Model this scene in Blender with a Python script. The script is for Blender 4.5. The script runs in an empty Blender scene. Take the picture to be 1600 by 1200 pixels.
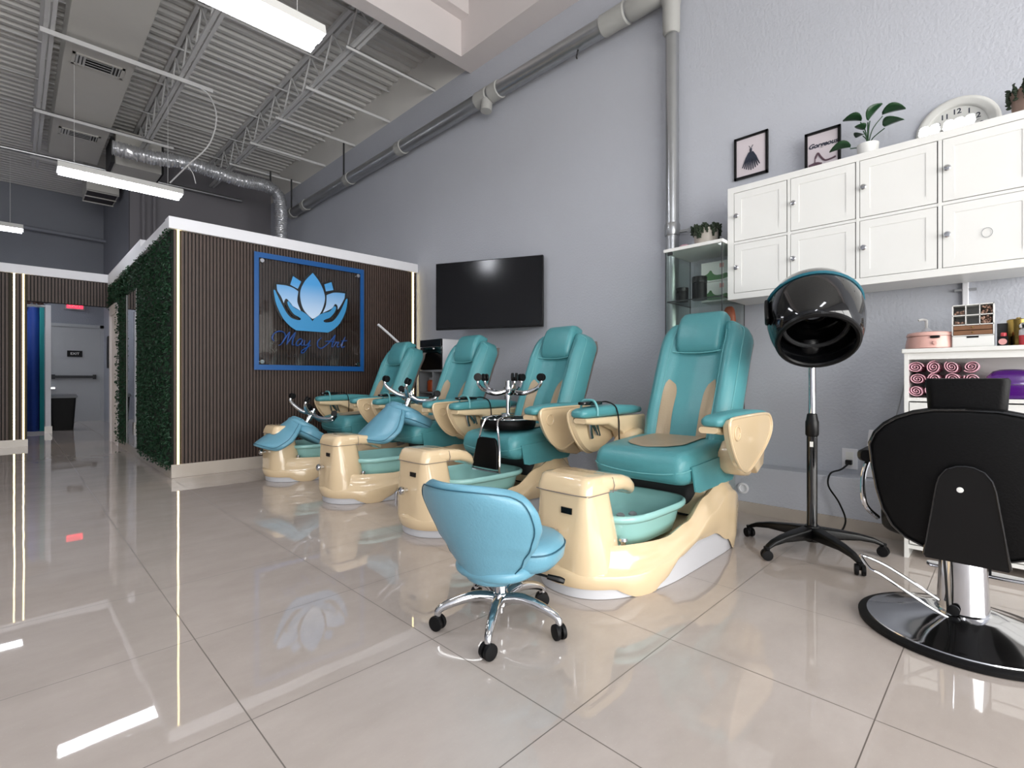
import bpy, bmesh, math, random
from mathutils import Vector, Matrix, Euler
from mathutils.geometry import tessellate_polygon
R = math.radians
PI = math.pi
rnd = random.Random(7)
C = bpy.context.scene.collection
sc = bpy.context.scene

# ------------------------------------------------------------------ materials
def lin(h):
    h = h.lstrip('#')
    o = []
    for i in (0, 2, 4):
        c = int(h[i:i+2], 16) / 255
        o.append(c / 12.92 if c <= .04045 else ((c + .055) / 1.055) ** 2.4)
    return (o[0], o[1], o[2], 1)

def mat(name, col, rough=.5, metal=0, spec=.5, coat=0, bump=0, bscale=80, var=0, vscale=5, trans=0, emit=None, estr=0, sheen=0, alpha=1):
    m = bpy.data.materials.new(name)
    m.use_nodes = True
    nt = m.node_tree
    b = nt.nodes['Principled BSDF']
    c = lin(col) if isinstance(col, str) else col
    b.inputs['Base Color'].default_value = c
    b.inputs['Roughness'].default_value = rough
    b.inputs['Metallic'].default_value = metal
    b.inputs['Specular IOR Level'].default_value = spec
    b.inputs['Coat Weight'].default_value = coat
    b.inputs['Coat Roughness'].default_value = .05
    b.inputs['Transmission Weight'].default_value = trans
    b.inputs['Alpha'].default_value = alpha
    tc = nt.nodes.new('ShaderNodeTexCoord')
    if var:
        n = nt.nodes.new('ShaderNodeTexNoise')
        n.inputs['Scale'].default_value = vscale
        n.inputs['Detail'].default_value = 5
        mx = nt.nodes.new('ShaderNodeMix')
        mx.data_type = 'RGBA'
        mx.inputs[6].default_value = tuple(x * (1 - var) for x in c[:3]) + (1,)
        mx.inputs[7].default_value = tuple(min(1, x * (1 + var)) for x in c[:3]) + (1,)
        nt.links.new(tc.outputs['Object'], n.inputs['Vector'])
        nt.links.new(n.outputs['Fac'], mx.inputs[0])
        nt.links.new(mx.outputs[2], b.inputs['Base Color'])
    if bump:
        n = nt.nodes.new('ShaderNodeTexNoise')
        n.inputs['Scale'].default_value = bscale
        n.inputs['Detail'].default_value = 4
        bp = nt.nodes.new('ShaderNodeBump')
        bp.inputs['Strength'].default_value = bump
        bp.inputs['Distance'].default_value = .01
        nt.links.new(tc.outputs['Object'], n.inputs['Vector'])
        nt.links.new(n.outputs['Fac'], bp.inputs['Height'])
        nt.links.new(bp.outputs['Normal'], b.inputs['Normal'])
    if emit:
        b.inputs['Emission Color'].default_value = lin(emit)
        b.inputs['Emission Strength'].default_value = estr
    return m

def floor_mat():
    m = mat('floor_tile', '#b9b1a9', .045, spec=.8)
    nt = m.node_tree; b = nt.nodes['Principled BSDF']; L = nt.links.new
    tc = nt.nodes.new('ShaderNodeTexCoord')
    sx = nt.nodes.new('ShaderNodeSeparateXYZ'); L(tc.outputs['Object'], sx.inputs[0])
    def m_(op, a, bb):
        n = nt.nodes.new('ShaderNodeMath'); n.operation = op
        for i, x in enumerate((a, bb)):
            if x is None: continue
            if isinstance(x, (int, float)): n.inputs[i].default_value = x
            else: L(x, n.inputs[i])
        return n.outputs[0]
    def line(o, off):
        f = m_('FRACT', m_('DIVIDE', m_('ADD', o, 60 - off), .598), None)
        d = m_('MINIMUM', f, m_('SUBTRACT', 1, f))
        return m_('LESS_THAN', d, .0028)
    g = m_('MAXIMUM', line(sx.outputs[0], .458 + 60 % .598), line(sx.outputs[1], .262 + 60 % .598))
    n = nt.nodes.new('ShaderNodeTexNoise'); n.inputs['Scale'].default_value = 2.2; n.inputs['Detail'].default_value = 8; n.inputs['Roughness'].default_value = .65
    mp = nt.nodes.new('ShaderNodeMapping'); mp.inputs['Scale'].default_value = (1, 1.8, 1)
    L(tc.outputs['Object'], mp.inputs[0]); L(mp.outputs[0], n.inputs['Vector'])
    cr = nt.nodes.new('ShaderNodeValToRGB')
    cr.color_ramp.elements[0].position = .3; cr.color_ramp.elements[0].color = lin('#aea49d')
    cr.color_ramp.elements[1].position = .72; cr.color_ramp.elements[1].color = lin('#bcb2ab')
    L(n.outputs['Fac'], cr.inputs[0])
    n2 = nt.nodes.new('ShaderNodeTexNoise'); n2.inputs['Scale'].default_value = 160; n2.inputs['Detail'].default_value = 2
    L(tc.outputs['Object'], n2.inputs['Vector'])
    cr2 = nt.nodes.new('ShaderNodeValToRGB')
    cr2.color_ramp.elements[0].position = .68; cr2.color_ramp.elements[0].color = (0, 0, 0, 1)
    cr2.color_ramp.elements[1].position = .8; cr2.color_ramp.elements[1].color = (.35, .35, .35, 1)
    L(n2.outputs['Fac'], cr2.inputs[0])
    mx = nt.nodes.new('ShaderNodeMix'); mx.data_type = 'RGBA'
    L(cr2.outputs[0], mx.inputs[0]); L(cr.outputs[0], mx.inputs[6]); mx.inputs[7].default_value = lin('#d8d2ca')
    mg = nt.nodes.new('ShaderNodeMix'); mg.data_type = 'RGBA'
    L(g, mg.inputs[0]); L(mx.outputs[2], mg.inputs[6]); mg.inputs[7].default_value = lin('#6a625b')
    L(mg.outputs[2], b.inputs['Base Color'])
    ro = m_('ADD', m_('MULTIPLY', g, .4), .018); L(ro, b.inputs['Roughness'])
    n3 = nt.nodes.new('ShaderNodeTexNoise'); n3.inputs['Scale'].default_value = 2.4; n3.inputs['Detail'].default_value = 1
    L(tc.outputs['Object'], n3.inputs['Vector'])
    bp = nt.nodes.new('ShaderNodeBump'); bp.inputs['Strength'].default_value = .05; bp.inputs['Distance'].default_value = .02
    L(n3.outputs['Fac'], bp.inputs['Height']); L(bp.outputs[0], b.inputs['Normal'])
    return m

def grad_mat(name, c0, c1, z0, z1, rough=.3):
    m = mat(name, c0, rough)
    nt = m.node_tree; b = nt.nodes['Principled BSDF']
    tc = nt.nodes.new('ShaderNodeTexCoord'); sx = nt.nodes.new('ShaderNodeSeparateXYZ')
    mr = nt.nodes.new('ShaderNodeMapRange'); mr.inputs[1].default_value = z0; mr.inputs[2].default_value = z1
    mx = nt.nodes.new('ShaderNodeMix'); mx.data_type = 'RGBA'
    mx.inputs[6].default_value = lin(c0); mx.inputs[7].default_value = lin(c1)
    nt.links.new(tc.outputs['Object'], sx.inputs[0]); nt.links.new(sx.outputs[2], mr.inputs[0])
    nt.links.new(mr.outputs[0], mx.inputs[0]); nt.links.new(mx.outputs[2], b.inputs['Base Color'])
    return m

MT = dict(
    floor=floor_mat(),
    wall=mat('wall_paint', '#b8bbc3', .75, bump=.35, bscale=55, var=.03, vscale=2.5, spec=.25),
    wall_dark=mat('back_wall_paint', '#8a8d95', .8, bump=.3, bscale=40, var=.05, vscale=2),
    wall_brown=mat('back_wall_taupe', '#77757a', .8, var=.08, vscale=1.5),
    block=mat('block_paint', '#dddbd6', .8, var=.05, vscale=1.2),
    beamwhite=mat('beam_paint', '#d4cdcc', .8, var=.02),
    deck=mat('deck_paint', '#d0cfcc', .6, var=.05, vscale=1),
    steel_paint=mat('joist_paint', '#d2d2d2', .5),
    duct=mat('duct_board', '#cbc9c3', .6, var=.04, vscale=3),
    white=mat('white_lacquer', '#e3e3e0', .35, var=.015),
    trimwhite=mat('white_trim', '#e2e2e6', .5),
    tilebase=mat('base_tile', '#b0a79d', .12, var=.06, vscale=4),
    slat=mat('slat_wood', '#45362f', .55, var=.22, vscale=14),
    slatback=mat('slat_backing', '#0e0c0b', .8),
    led=mat('led_strip', '#fff2cc', .5, emit='#ffe6a8', estr=4.0),
    tube=mat('fluorescent_lens', '#ffffff', .4, emit='#f4f7ff', estr=19),
    cream=mat('cream_plastic', '#dfc7a2', .16, coat=.5, var=.015),
    kick=mat('kick_plate', '#c9c9cd', .35),
    teal=mat('teal_leather', '#4f9298', .36, bump=.12, bscale=150, var=.08, vscale=9),
    tan=mat('tan_leather', '#a8967c', .45, bump=.12, bscale=150, var=.06),
    taupe=mat('taupe_shell', '#7d736e', .5),
    aqua=mat('aqua_basin', '#98c9c5', .15, coat=.4),
    blue=mat('blue_leather', '#689db2', .33, bump=.10, bscale=120, var=.06, vscale=8),
    seam=mat('dark_piping', '#22566a', .5),
    tealseam=mat('teal_piping', '#68a9ad', .4),
    chrome=mat('chrome', '#cfd0d3', .10, metal=1),
    steel=mat('galvanised_steel', '#a9abad', .30, metal=.85, var=.12, vscale=7),
    foil=mat('foil', '#dcdde0', .28, metal=.75, bump=.5, bscale=30),
    joint=mat('pipe_mastic', '#a5a5a2', .7),
    black=mat('black_plastic', '#050506', .35, spec=.3),
    gloss=mat('gloss_black', '#0a0b0d', .08, coat=.5),
    bleather=mat('black_leather', '#030304', .5, spec=.18, bump=.1, bscale=150),
    rubber=mat('black_rubber', '#08080a', .55, spec=.25),
    screen=mat('screen_glass', '#030305', .12),
    navy=mat('navy_curtain', '#123a8c', .7),
    tealcur=mat('teal_curtain', '#138a90', .7),
    door=mat('door_paint', '#a0a2a4', .5),
    leaf=mat('hedge_leaf', '#143a22', .6, var=.5, vscale=9),
    leafb=mat('hedge_backing', '#0b1c10', .9),
    plant=mat('plant_leaf', '#173c1e', .4, var=.3, vscale=30),
    succ=mat('succulent_leaf', '#20301c', .6, var=.4, vscale=60),
    pot=mat('ceramic_pot', '#b7b0a6', .5, var=.06, vscale=40),
    brownpot=mat('brown_pot', '#8c7468', .6),
    mirror=mat('mirror', '#dfe3e6', .02, metal=1),
    signblue=mat('sign_blue', '#0f5190', .3),
    logo_petal=grad_mat('logo_petal', '#cfe2f6', '#4a9ad6', -.05, .35),
    logo_hand=mat('logo_hand', '#3d8fc4', .3),
    logo_black=mat('logo_outline', '#050608', .4),
    script=mat('script_blue', '#1a4688', .3),
    pink=mat('pink_terry', '#f0c3d0', .95, var=.06, vscale=60, bump=.5, bscale=300),
    pinkdark=mat('pink_fold', '#7c4a5a', .95),
    coral=mat('coral_plastic', '#dfb0a6', .25),
    purple=mat('purple_plastic', '#4a1670', .2, coat=.3),
    wood=mat('brown_wood', '#7a553a', .5, var=.2, vscale=20),
    gold=mat('gold_tin', '#8a7440', .25, metal=1),
    red=mat('red_plastic', '#c9404a', .35),
    paper=mat('print_paper', '#cfc6cb', .6),
    ink=mat('print_ink', '#1c2436', .6),
    inkp=mat('print_plum', '#5c4450', .6),
    clockface=mat('clock_face', '#b9b8b4', .5),
    clockrim=mat('clock_rim', '#cfcfcb', .4),
    orange=mat('orange_jar', '#b5532b', .3),
    redglow=mat('exit_sign_face', '#c02030', .4, emit='#ff3048', estr=1.6),
    pinkcup=mat('pink_cup', '#b9909a', .4),
    boxart=mat('box_green', '#4d7a4a', .5),
    bulb=mat('bulb_glow', '#ffffff', .3, emit='#ffffff', estr=.9),  # glow added to the unlit bulbs so they come out pure white
    tealtrim=mat('teal_trim', '#1d5f70', .25),
    grey=mat('grey_plastic', '#8f9194', .4),
    greygrill=mat('grille_dark', '#2a2b2d', .6),
    label=mat('label_pink', '#d79c98', .5),
    flower=mat('dried_flowers', '#5b4036', .8, var=.3, vscale=40),
)
def glass_mat(name, tint, refl=.06, rough=0.0):
    m = bpy.data.materials.new(name); m.use_nodes = True; nt = m.node_tree; nt.nodes.clear()
    o = nt.nodes.new('ShaderNodeOutputMaterial'); t = nt.nodes.new('ShaderNodeBsdfTransparent'); t.inputs[0].default_value = lin(tint)
    g = nt.nodes.new('ShaderNodeBsdfGlossy'); g.inputs['Roughness'].default_value = rough
    lw = nt.nodes.new('ShaderNodeLayerWeight'); lw.inputs[0].default_value = .25
    fr = nt.nodes.new('ShaderNodeMapRange'); fr.inputs[3].default_value = .03; fr.inputs[4].default_value = .55
    pw = nt.nodes.new('ShaderNodeMath'); pw.operation = 'POWER'; pw.inputs[1].default_value = 3
    nt.links.new(lw.outputs['Facing'], pw.inputs[0]); nt.links.new(pw.outputs[0], fr.inputs[0])
    ms = nt.nodes.new('ShaderNodeMixShader')
    nt.links.new(fr.outputs[0], ms.inputs[0]); nt.links.new(t.outputs[0], ms.inputs[1]); nt.links.new(g.outputs[0], ms.inputs[2]); nt.links.new(ms.outputs[0], o.inputs[0])
    return m
MT['glass'] = glass_mat('clear_glass', '#f7fbf9')
MT['acrylic'] = glass_mat('acrylic', '#eeeeee')

# ------------------------------------------------------------------ mesh helpers
def NB(): return bmesh.new()

def box(bm, c, s, rot=None):
    """box with centre c and full size s"""
    r = bmesh.ops.create_cube(bm, size=1)
    M = Matrix.Translation(Vector(c)) @ (rot if rot is not None else Matrix()) @ Matrix.Diagonal((s[0], s[1], s[2], 1))
    bmesh.ops.transform(bm, matrix=M, verts=r['verts'])
    return bm

def bx(bm, x0, x1, y0, y1, z0, z1):
    return box(bm, ((x0+x1)/2, (y0+y1)/2, (z0+z1)/2), (abs(x1-x0), abs(y1-y0), abs(z1-z0)))

def loft(bm, rings, cap0=True, cap1=True, closed=True):
    V = [[bm.verts.new(p) for p in r] for r in rings]
    n = len(V[0])
    for a, b in zip(V[:-1], V[1:]):
        for i in range(n if closed else n - 1):
            j = (i + 1) % n
            try: bm.faces.new((a[i], a[j], b[j], b[i]))
            except ValueError: pass
    if cap0: bm.faces.new(list(reversed(V[0])))
    if cap1: bm.faces.new(V[-1])
    return bm

def frame_of(d):
    d = Vector(d).normalized()
    u = d.orthogonal().normalized()
    return u, d.cross(u)

def circ(c, d, r, n=16):
    u, v = frame_of(d); c = Vector(c)
    return [c + u * math.cos(2*PI*i/n) * r + v * math.sin(2*PI*i/n) * r for i in range(n)]

def cyl(bm, p0, p1, r0, r1=None, n=20):
    p0 = Vector(p0); p1 = Vector(p1); d = p1 - p0
    if r1 is None: r1 = r0
    return loft(bm, [circ(p0, d, r0, n), circ(p1, d, r1, n)])

def cr(pts, k=6, closed=False):
    P = [Vector(p) for p in pts]; n = len(P); out = []
    rng = n if closed else n - 1
    for i in range(rng):
        if closed: a, b, c, d = P[(i-1) % n], P[i], P[(i+1) % n], P[(i+2) % n]
        else: a, b, c, d = P[max(i-1, 0)], P[i], P[i+1], P[min(i+2, n-1)]
        for j in range(k):
            t = j / k
            out.append(.5 * ((2*b) + (c-a)*t + (2*a-5*b+4*c-d)*t*t + (3*b-3*c+d-a)*t**3))
    if not closed: out.append(P[-1])
    return out

def tube(bm, pts, r, n=10, smooth=6, closed=False, flat=None):
    """swept tube; r number or list of radii per control point"""
    P = cr(pts, smooth, closed) if smooth else [Vector(p) for p in pts]
    m = len(P)
    if isinstance(r, (list, tuple)):
        k = smooth or 1
        def rr(i):
            t = i / k; a = min(int(t), len(r) - 1); b = min(a + 1, len(r) - 1)
            return r[a] + (r[b] - r[a]) * (t - a)
    else:
        rr = lambda i: r
    rings = []; u = None
    for i in range(m):
        if closed: d = P[(i+1) % m] - P[(i-1) % m]
        else: d = P[min(i+1, m-1)] - P[max(i-1, 0)]
        if d.length < 1e-9: d = Vector((0, 0, 1))
        d.normalize()
        if u is None: u = d.orthogonal().normalized()
        else:
            u = u - d * u.dot(d)
            u = u.normalized() if u.length > 1e-6 else d.orthogonal().normalized()
        v = d.cross(u); ri = rr(i)
        rings.append([P[i] + (u * math.cos(2*PI*j/n) + v * math.sin(2*PI*j/n)) * ri for j in range(n)])
    if closed: rings.append(rings[0]); return loft(bm, rings, False, False)
    return loft(bm, rings)

def lathe(bm, prof, c=(0, 0, 0), n=32, M=None):
    """profile [(r,z)...] about z; optional matrix"""
    rings = []
    for r, z in prof:
        rings.append([Vector((r * math.cos(2*PI*i/n), r * math.sin(2*PI*i/n), z)) for i in range(n)])
    if M is not None: rings = [[M @ p for p in q] for q in rings]
    rings = [[p + Vector(c) for p in q] for q in rings]
    return loft(bm, rings, prof[0][0] > 1e-6, prof[-1][0] > 1e-6)

def sellip(bm, c, s, e1=.5, e2=.5, nu=28, nv=16, M=None):
    """superellipsoid, e small = boxy"""
    def f(x, e): return math.copysign(abs(x) ** e, x)
    rings = []
    for j in range(nv + 1):
        v = -PI/2 + PI * j / nv
        v = max(-PI/2 + .02, min(PI/2 - .02, v))
        rg = []
        for i in range(nu):
            u = 2 * PI * i / nu
            p = Vector((s[0] * f(math.cos(v), e1) * f(math.cos(u), e2), s[1] * f(math.cos(v), e1) * f(math.sin(u), e2), s[2] * f(math.sin(v), e1)))
            if M is not None: p = M @ p
            rg.append(p + Vector(c))
        rings.append(rg)
    return loft(bm, rings)

def chaikin(p, k=2, closed=True):
    for _ in range(k):
        q = []
        n = len(p)
        for i in range(n if closed else n - 1):
            a, b = p[i], p[(i+1) % n]
            q.append(tuple(a[t]*.75 + b[t]*.25 for t in range(len(a)))); q.append(tuple(a[t]*.25 + b[t]*.75 for t in range(len(a))))
        if not closed: q = [p[0]] + q + [p[-1]]
        p = q
    return p

def prism(bm, poly, f0, f1):
    """poly of 2D points, f0/f1 map 2D -> 3D for both faces"""
    a = [bm.verts.new(f0(p)) for p in poly]; b = [bm.verts.new(f1(p)) for p in poly]
    n = len(poly)
    for i in range(n):
        j = (i+1) % n
        bm.faces.new((a[i], a[j], b[j], b[i]))
    for tri in tessellate_polygon([[Vector((p[0], p[1], 0)) for p in poly]]):
        for vs in (a, b):
            try: bm.faces.new([vs[k] for k in tri])
            except ValueError: pass
    return bm

def rrect(cx, cy, hx, hy, r, n=6):
    o = []
    r = min(r, hx * .999, hy * .999)
    for k, (sx, sy) in enumerate(((1, 1), (-1, 1), (-1, -1), (1, -1))):
        for i in range(n + 1):
            a = PI/2 * (k + i / n)
            o.append((cx + sx * (hx - r) + r * math.cos(a), cy + sy * (hy - r) + r * math.sin(a)))
    return o

def obj(name, bm, m, parent=None, org=None, sharp=35, bevel=0, subd=0, smooth=True, mats=None):
    me = bpy.data.meshes.new(name)
    bmesh.ops.recalc_face_normals(bm, faces=bm.faces)
    if org is None and parent is not None: org = parent.get('_o')
    if org is not None: bmesh.ops.translate(bm, vec=-Vector(org), verts=bm.verts)
    bm.to_mesh(me); bm.free()
    me.materials.append(MT[m] if isinstance(m, str) else m)
    for x in (mats or []): me.materials.append(MT[x])
    if smooth:
        me.polygons.foreach_set('use_smooth', [True] * len(me.polygons))
        if sharp and not subd: me.set_sharp_from_angle(angle=R(sharp))
    o = bpy.data.objects.new(name, me); C.objects.link(o)
    if parent is not None: o.parent = parent
    elif org is not None: o.location = org
    if bevel:
        b = o.modifiers.new('b', 'BEVEL'); b.width = bevel; b.segments = 2; b.limit_method = 'ANGLE'; b.angle_limit = R(40)
        b.harden_normals = False
    if subd:
        s = o.modifiers.new('s', 'SUBSURF'); s.levels = subd; s.render_levels = subd
    return o

def thing(name, label, cat, org=(0, 0, 0), group=None, local=False):
    """Empty at org; parts are authored in world space unless local"""
    o = bpy.data.objects.new(name, None); C.objects.link(o)
    o.location = org; o.empty_display_size = .1
    o['label'] = label; o['category'] = cat
    if group: o['group'] = group
    if not local: o['_o'] = tuple(org)
    return o

def sub(o, parent):
    """make an already built part a sub-part"""
    o.parent = parent
    return o

def tag(o, label, cat, group=None, kind=None):
    o['label'] = label; o['category'] = cat
    if group: o['group'] = group
    if kind: o['kind'] = kind
    return o

def struct(name, bm, m, **k):
    o = obj(name, bm, m, **k); o['kind'] = 'structure'
    return o

def dup(o, parent=None):
    c = o.copy(); C.objects.link(c)
    if parent is not None: c.parent = parent
    for ch in list(o.children): dup(ch, c)
    return c

def text(name, s, size, m, parent, M, ext=.001, font_shear=0, align='CENTER', spacing=1, bold=0):
    cu = bpy.data.curves.new(name, 'FONT'); cu.body = s; cu.size = size; cu.extrude = ext; cu.align_x = align; cu.align_y = 'CENTER'
    cu.shear = font_shear; cu.space_character = spacing; cu.offset = bold
    cu.materials.append(MT[m])
    tmp = bpy.data.objects.new('tmp_text', cu); C.objects.link(tmp)
    me = bpy.data.meshes.new_from_object(tmp.evaluated_get(bpy.context.evaluated_depsgraph_get()))
    bpy.data.objects.remove(tmp); bpy.data.curves.remove(cu)
    if not me.materials: me.materials.append(MT[m])
    o = bpy.data.objects.new(name, me); C.objects.link(o); o.parent = parent
    if parent.get('_o') is not None: M = Matrix.Translation(-Vector(parent['_o'])) @ M
    o.matrix_local = M
    return o

def basis(o, x, y):
    x = Vector(x).normalized(); y = Vector(y).normalized(); z = x.cross(y)
    return Matrix(((x[0], y[0], z[0], o[0]), (x[1], y[1], z[1], o[1]), (x[2], y[2], z[2], o[2]), (0, 0, 0, 1)))

WX = 3.80      # long right wall plane
KX = 3.62      # knee wall front
PY = 5.61      # slatted partition plane
DZ = 5.10      # underside of roof deck

# ------------------------------------------------------------------ setting
b = NB(); bx(b, -4.2, 4.2, -4.2, 15.3, -.1, 0); struct('floor', b, 'floor', smooth=False)
# right wall: painted below, pale block above
b = NB(); bx(b, WX, WX + .15, -4.0, 15.1, 0, 4.60); struct('wall_right', b, 'wall', smooth=False)
b = NB(); bx(b, WX, WX + .15, -4.0, 15.1, 4.60, DZ + .2); struct('wall_right_upper', b, 'block', smooth=False)
b = NB(); bx(b, KX, WX, -4.0, PY, 0, .325); struct('wall_right_knee', b, 'wall', smooth=False, bevel=.006)
b = NB(); bx(b, KX - .012, KX, -4.0, PY, 0, .078); struct('baseboard_right', b, 'tilebase', smooth=False)
b = NB(); bx(b, -4.15, -4.0, -4.0, 15.1, 0, DZ + .2); struct('wall_left', b, 'wall', smooth=False)
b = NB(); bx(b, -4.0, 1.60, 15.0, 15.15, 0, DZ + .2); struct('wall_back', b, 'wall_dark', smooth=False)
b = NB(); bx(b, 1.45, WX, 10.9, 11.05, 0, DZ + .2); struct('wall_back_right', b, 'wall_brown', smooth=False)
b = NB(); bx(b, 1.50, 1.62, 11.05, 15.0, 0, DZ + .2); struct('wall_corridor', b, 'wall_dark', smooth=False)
# front wall behind the camera: storefront with big panes
b = NB()
bx(b, -4.0, WX, -4.15, -4.0, 3.1, DZ + .2); bx(b, -4.0, WX, -4.15, -4.0, 0, .12)
for x in (-3.92, -1.95, .0, 1.95, 3.72): bx(b, x - .06, x + .06, -4.15, -4.0, .12, 3.1)
struct('wall_front', b, 'trimwhite', smooth=False)
b = NB(); bx(b, -3.9, 3.7, -4.09, -4.08, .12, 3.1); w = struct('window_1', b, 'glass', smooth=False)
# ceiling deck, ribs running across the room
b = NB(); prof = []; y = -4.0
while y < 15.0:
    for dy, dz in ((0, 0), (.055, 0), (.075, .045), (.13, .045)): prof.append((y + dy, DZ + dz))
    y += .15
V0 = [b.verts.new((-4.1, p[0], p[1])) for p in prof]; V1 = [b.verts.new((WX, p[0], p[1])) for p in prof]
for i in range(len(prof) - 1): b.faces.new((V0[i], V0[i+1], V1[i+1], V1[i]))
o = struct('ceiling', b, 'deck', smooth=False); sm = o.modifiers.new('t', 'SOLIDIFY'); sm.thickness = .02; sm.offset = 1
# beams
b = NB(); bx(b, -4.0, 3.53, 4.33, 4.49, 4.53, DZ); struct('trim_1', b, 'beamwhite', smooth=False)
b = NB(); bx(b, 3.53, WX, -4.0, 4.49, 4.53, DZ); struct('trim_2', b, 'beamwhite', smooth=False)
b = NB(); bx(b, -4.0, 3.53, 4.20, 4.33, 4.93, DZ); struct('trim_3', b, 'beamwhite', smooth=False)

# ------------------------------------------------------------------ slatted partition box
def slats(bm, x0, x1, y, z0, z1, pitch=.0305, w=.020, d=.014, holes=()):
    x = x0 + pitch / 2
    while x < x1:
        if not any(a - .01 < x < c + .01 for a, c in holes):
            bx(bm, x - w/2, x + w/2, y - d, y, z0, z1)
        x += pitch
b = NB(); bx(b, 1.075, WX, PY, PY + .10, 0, 2.36); struct('wall_partition', b, 'slatback', smooth=False)
t = thing('slat_cladding', 'dark brown vertical slat cladding behind the blue lotus sign', 'wall cladding', (2.4, PY, 0))
b = NB(); slats(b, 1.07, 3.79, PY - .001, .127, 2.36, holes=((1.112, 1.112), (3.745, 3.745))); obj('slats', b, 'slat', t, smooth=False)
for i, x in enumerate((1.112, 3.745)):
    b = NB(); bx(b, x - .0065, x + .0065, PY - .02, PY - .001, .127, 2.36)
    tag(obj('led_strip', b, 'led', org=(x, PY - .01, .127), smooth=False),
        ['glowing warm LED strip at the hedge corner of the partition', 'thin LED strip beside the wall at the far end of the sign partition'][i], 'light strip')
b = NB(); bx(b, 1.055, WX, PY - .02, PY + .001, 0, .127); struct('baseboard_partition', b, 'tilebase', smooth=False, bevel=.003)
b = NB(); bx(b, 1.03, WX, PY - .045, PY + .12, 2.352, 2.465); struct('trim_partition_top', b, 'trimwhite', smooth=False, bevel=.004)
# side wall of the box (hedge wall)
b = NB(); bx(b, 1.075, 1.17, PY + .1, 9.80, 0, 2.34); struct('wall_partition_side', b, 'trimwhite', smooth=False)
b = NB(); bx(b, 1.03, 1.19, PY + .12, 7.05, 2.352, 2.45); bx(b, 1.03, 1.19, 7.05, 9.80, 2.352, 2.54)
bx(b, 1.5, 1.56, 7.6, 9.2, 2.36, 2.62)
struct('trim_partition_side', b, 'trimwhite', smooth=False)
b = NB(); bx(b, 1.055, 1.075, PY - .0, 8.95, 0, .10); struct('baseboard_hedge', b, 'tilebase', smooth=False)
# room box inner ceiling edge / back
b = NB(); bx(b, 1.17, WX, 9.72, 9.80, 0, 2.5); struct('wall_partition_back', b, 'trimwhite', smooth=False)

# hedge of artificial boxwood with mirror and door cut-outs
HX = 1.075
def in_mirror(y, z):
    return 7.46 < y < 8.30 and .06 < z < 2.05
def in_door(y, z):
    return y > 8.93 and z < 1.98 + .12 * math.sin((y - 8.9) / .9 * PI)
t = thing('hedge_panel', 'dense dark green artificial boxwood covering the side of the partition', 'artificial hedge', (HX, 7.6, 0))
b = NB(); bx(b, HX - .012, HX - .001, PY + .0, 7.55, .10, 2.35); bx(b, HX - .012, HX - .001, 8.23, 8.93, .10, 2.35); bx(b, HX - .012, HX - .001, 7.55, 9.8, 2.06, 2.35)
obj('backing', b, 'leafb', t, smooth=False)
b = NB()
for i in range(15000):
    y = rnd.uniform(PY - .01, 9.80); z = rnd.uniform(.07, 2.36)
    if in_mirror(y, z) or in_door(y, z): continue
    s = rnd.uniform(.012, .024)
    near = 1 if z > 2.1 else min(1, .22 + abs(min(0, y - 7.46) if y < 7.9 else (y - 8.3)) * 1.3)
    c = Vector((HX - .012 - rnd.random() ** 1.5 * .05 * near, y, z))
    e = Euler((rnd.uniform(-1, 1), rnd.uniform(-1.2, 1.2), rnd.uniform(0, 6.3))).to_matrix()
    vs = [b.verts.new(c + e @ Vector(q)) for q in ((-s, 0, 0), (0, -s*.55, s*.25), (s, 0, 0), (0, s*.55, s*.25))]
    b.faces.new(vs)
o = obj('foliage', b, 'leaf', t, smooth=False); o['kind'] = 'stuff'
t = thing('tall_mirror', 'tall mirror set into the green hedge wall', 'mirror', (HX, 7.89, .08))
b = NB(); bx(b, HX - .008, HX - .001, 7.54, 8.24, .09, 2.05); obj('mirror_glass', b, 'mirror', t, smooth=False)
b = NB(); bx(b, HX - .014, HX - .001, 8.235, 8.26, .08, 2.05); bx(b, HX - .014, HX - .001, 7.52, 7.545, .08, 2.05); bx(b, HX - .014, HX - .001, 7.52, 8.26, .075, .09); obj('frame', b, 'trimwhite', t, smooth=False)
b = NB(); bx(b, HX - .03, HX, 8.98, 9.14, 0, 1.98); bx(b, HX - .03, HX, 9.14, 9.8, 1.9, 2.05); bx(b, HX - .03, HX, 9.68, 9.8, 0, 1.9); struct('trim_doorway', b, 'beamwhite', smooth=False)
b = NB(); bx(b, HX - .01, HX, 9.14, 9.68, 0, 1.9); d = struct('door_2', b, 'beamwhite', smooth=False)

# ------------------------------------------------------------------ left slatted partition and corridor
LY = 9.8
b = NB(); bx(b, -4.0, .142, LY, LY + .1, 0, 2.42); bx(b, .142, 1.075, LY, LY + .1, 2.05, 2.42); struct('wall_partition_left', b, 'slatback', smooth=False)
t = thing('slat_cladding', 'dark slat cladding on the far partition with the corridor opening', 'wall cladding', (0, LY, 0))
b = NB(); slats(b, -4.0, .142, LY - .001, .10, 2.42, pitch=.036, w=.024, holes=((.0, .034), (-.018, .024), (.1, .12))); slats(b, .142, 1.06, LY - .001, 2.05, 2.42, pitch=.036, w=.024); obj('slats', b, 'slat', t, smooth=False)
for i, x in enumerate((.012, .105)):
    b = NB(); bx(b, x - .009, x + .009, LY - .02, LY - .001, .10, 2.42)
    tag(obj('led_strip', b, 'led', org=(x, LY - .01, .1), smooth=False), ['outer one of the paired glowing strips on the far slatted partition', 'glowing strip nearest the corridor opening on the far slatted partition'][i], 'light strip')
b = NB(); bx(b, -4.0, .15, LY - .03, LY, 0, .10); struct('baseboard_left', b, 'tilebase', smooth=False)
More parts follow.
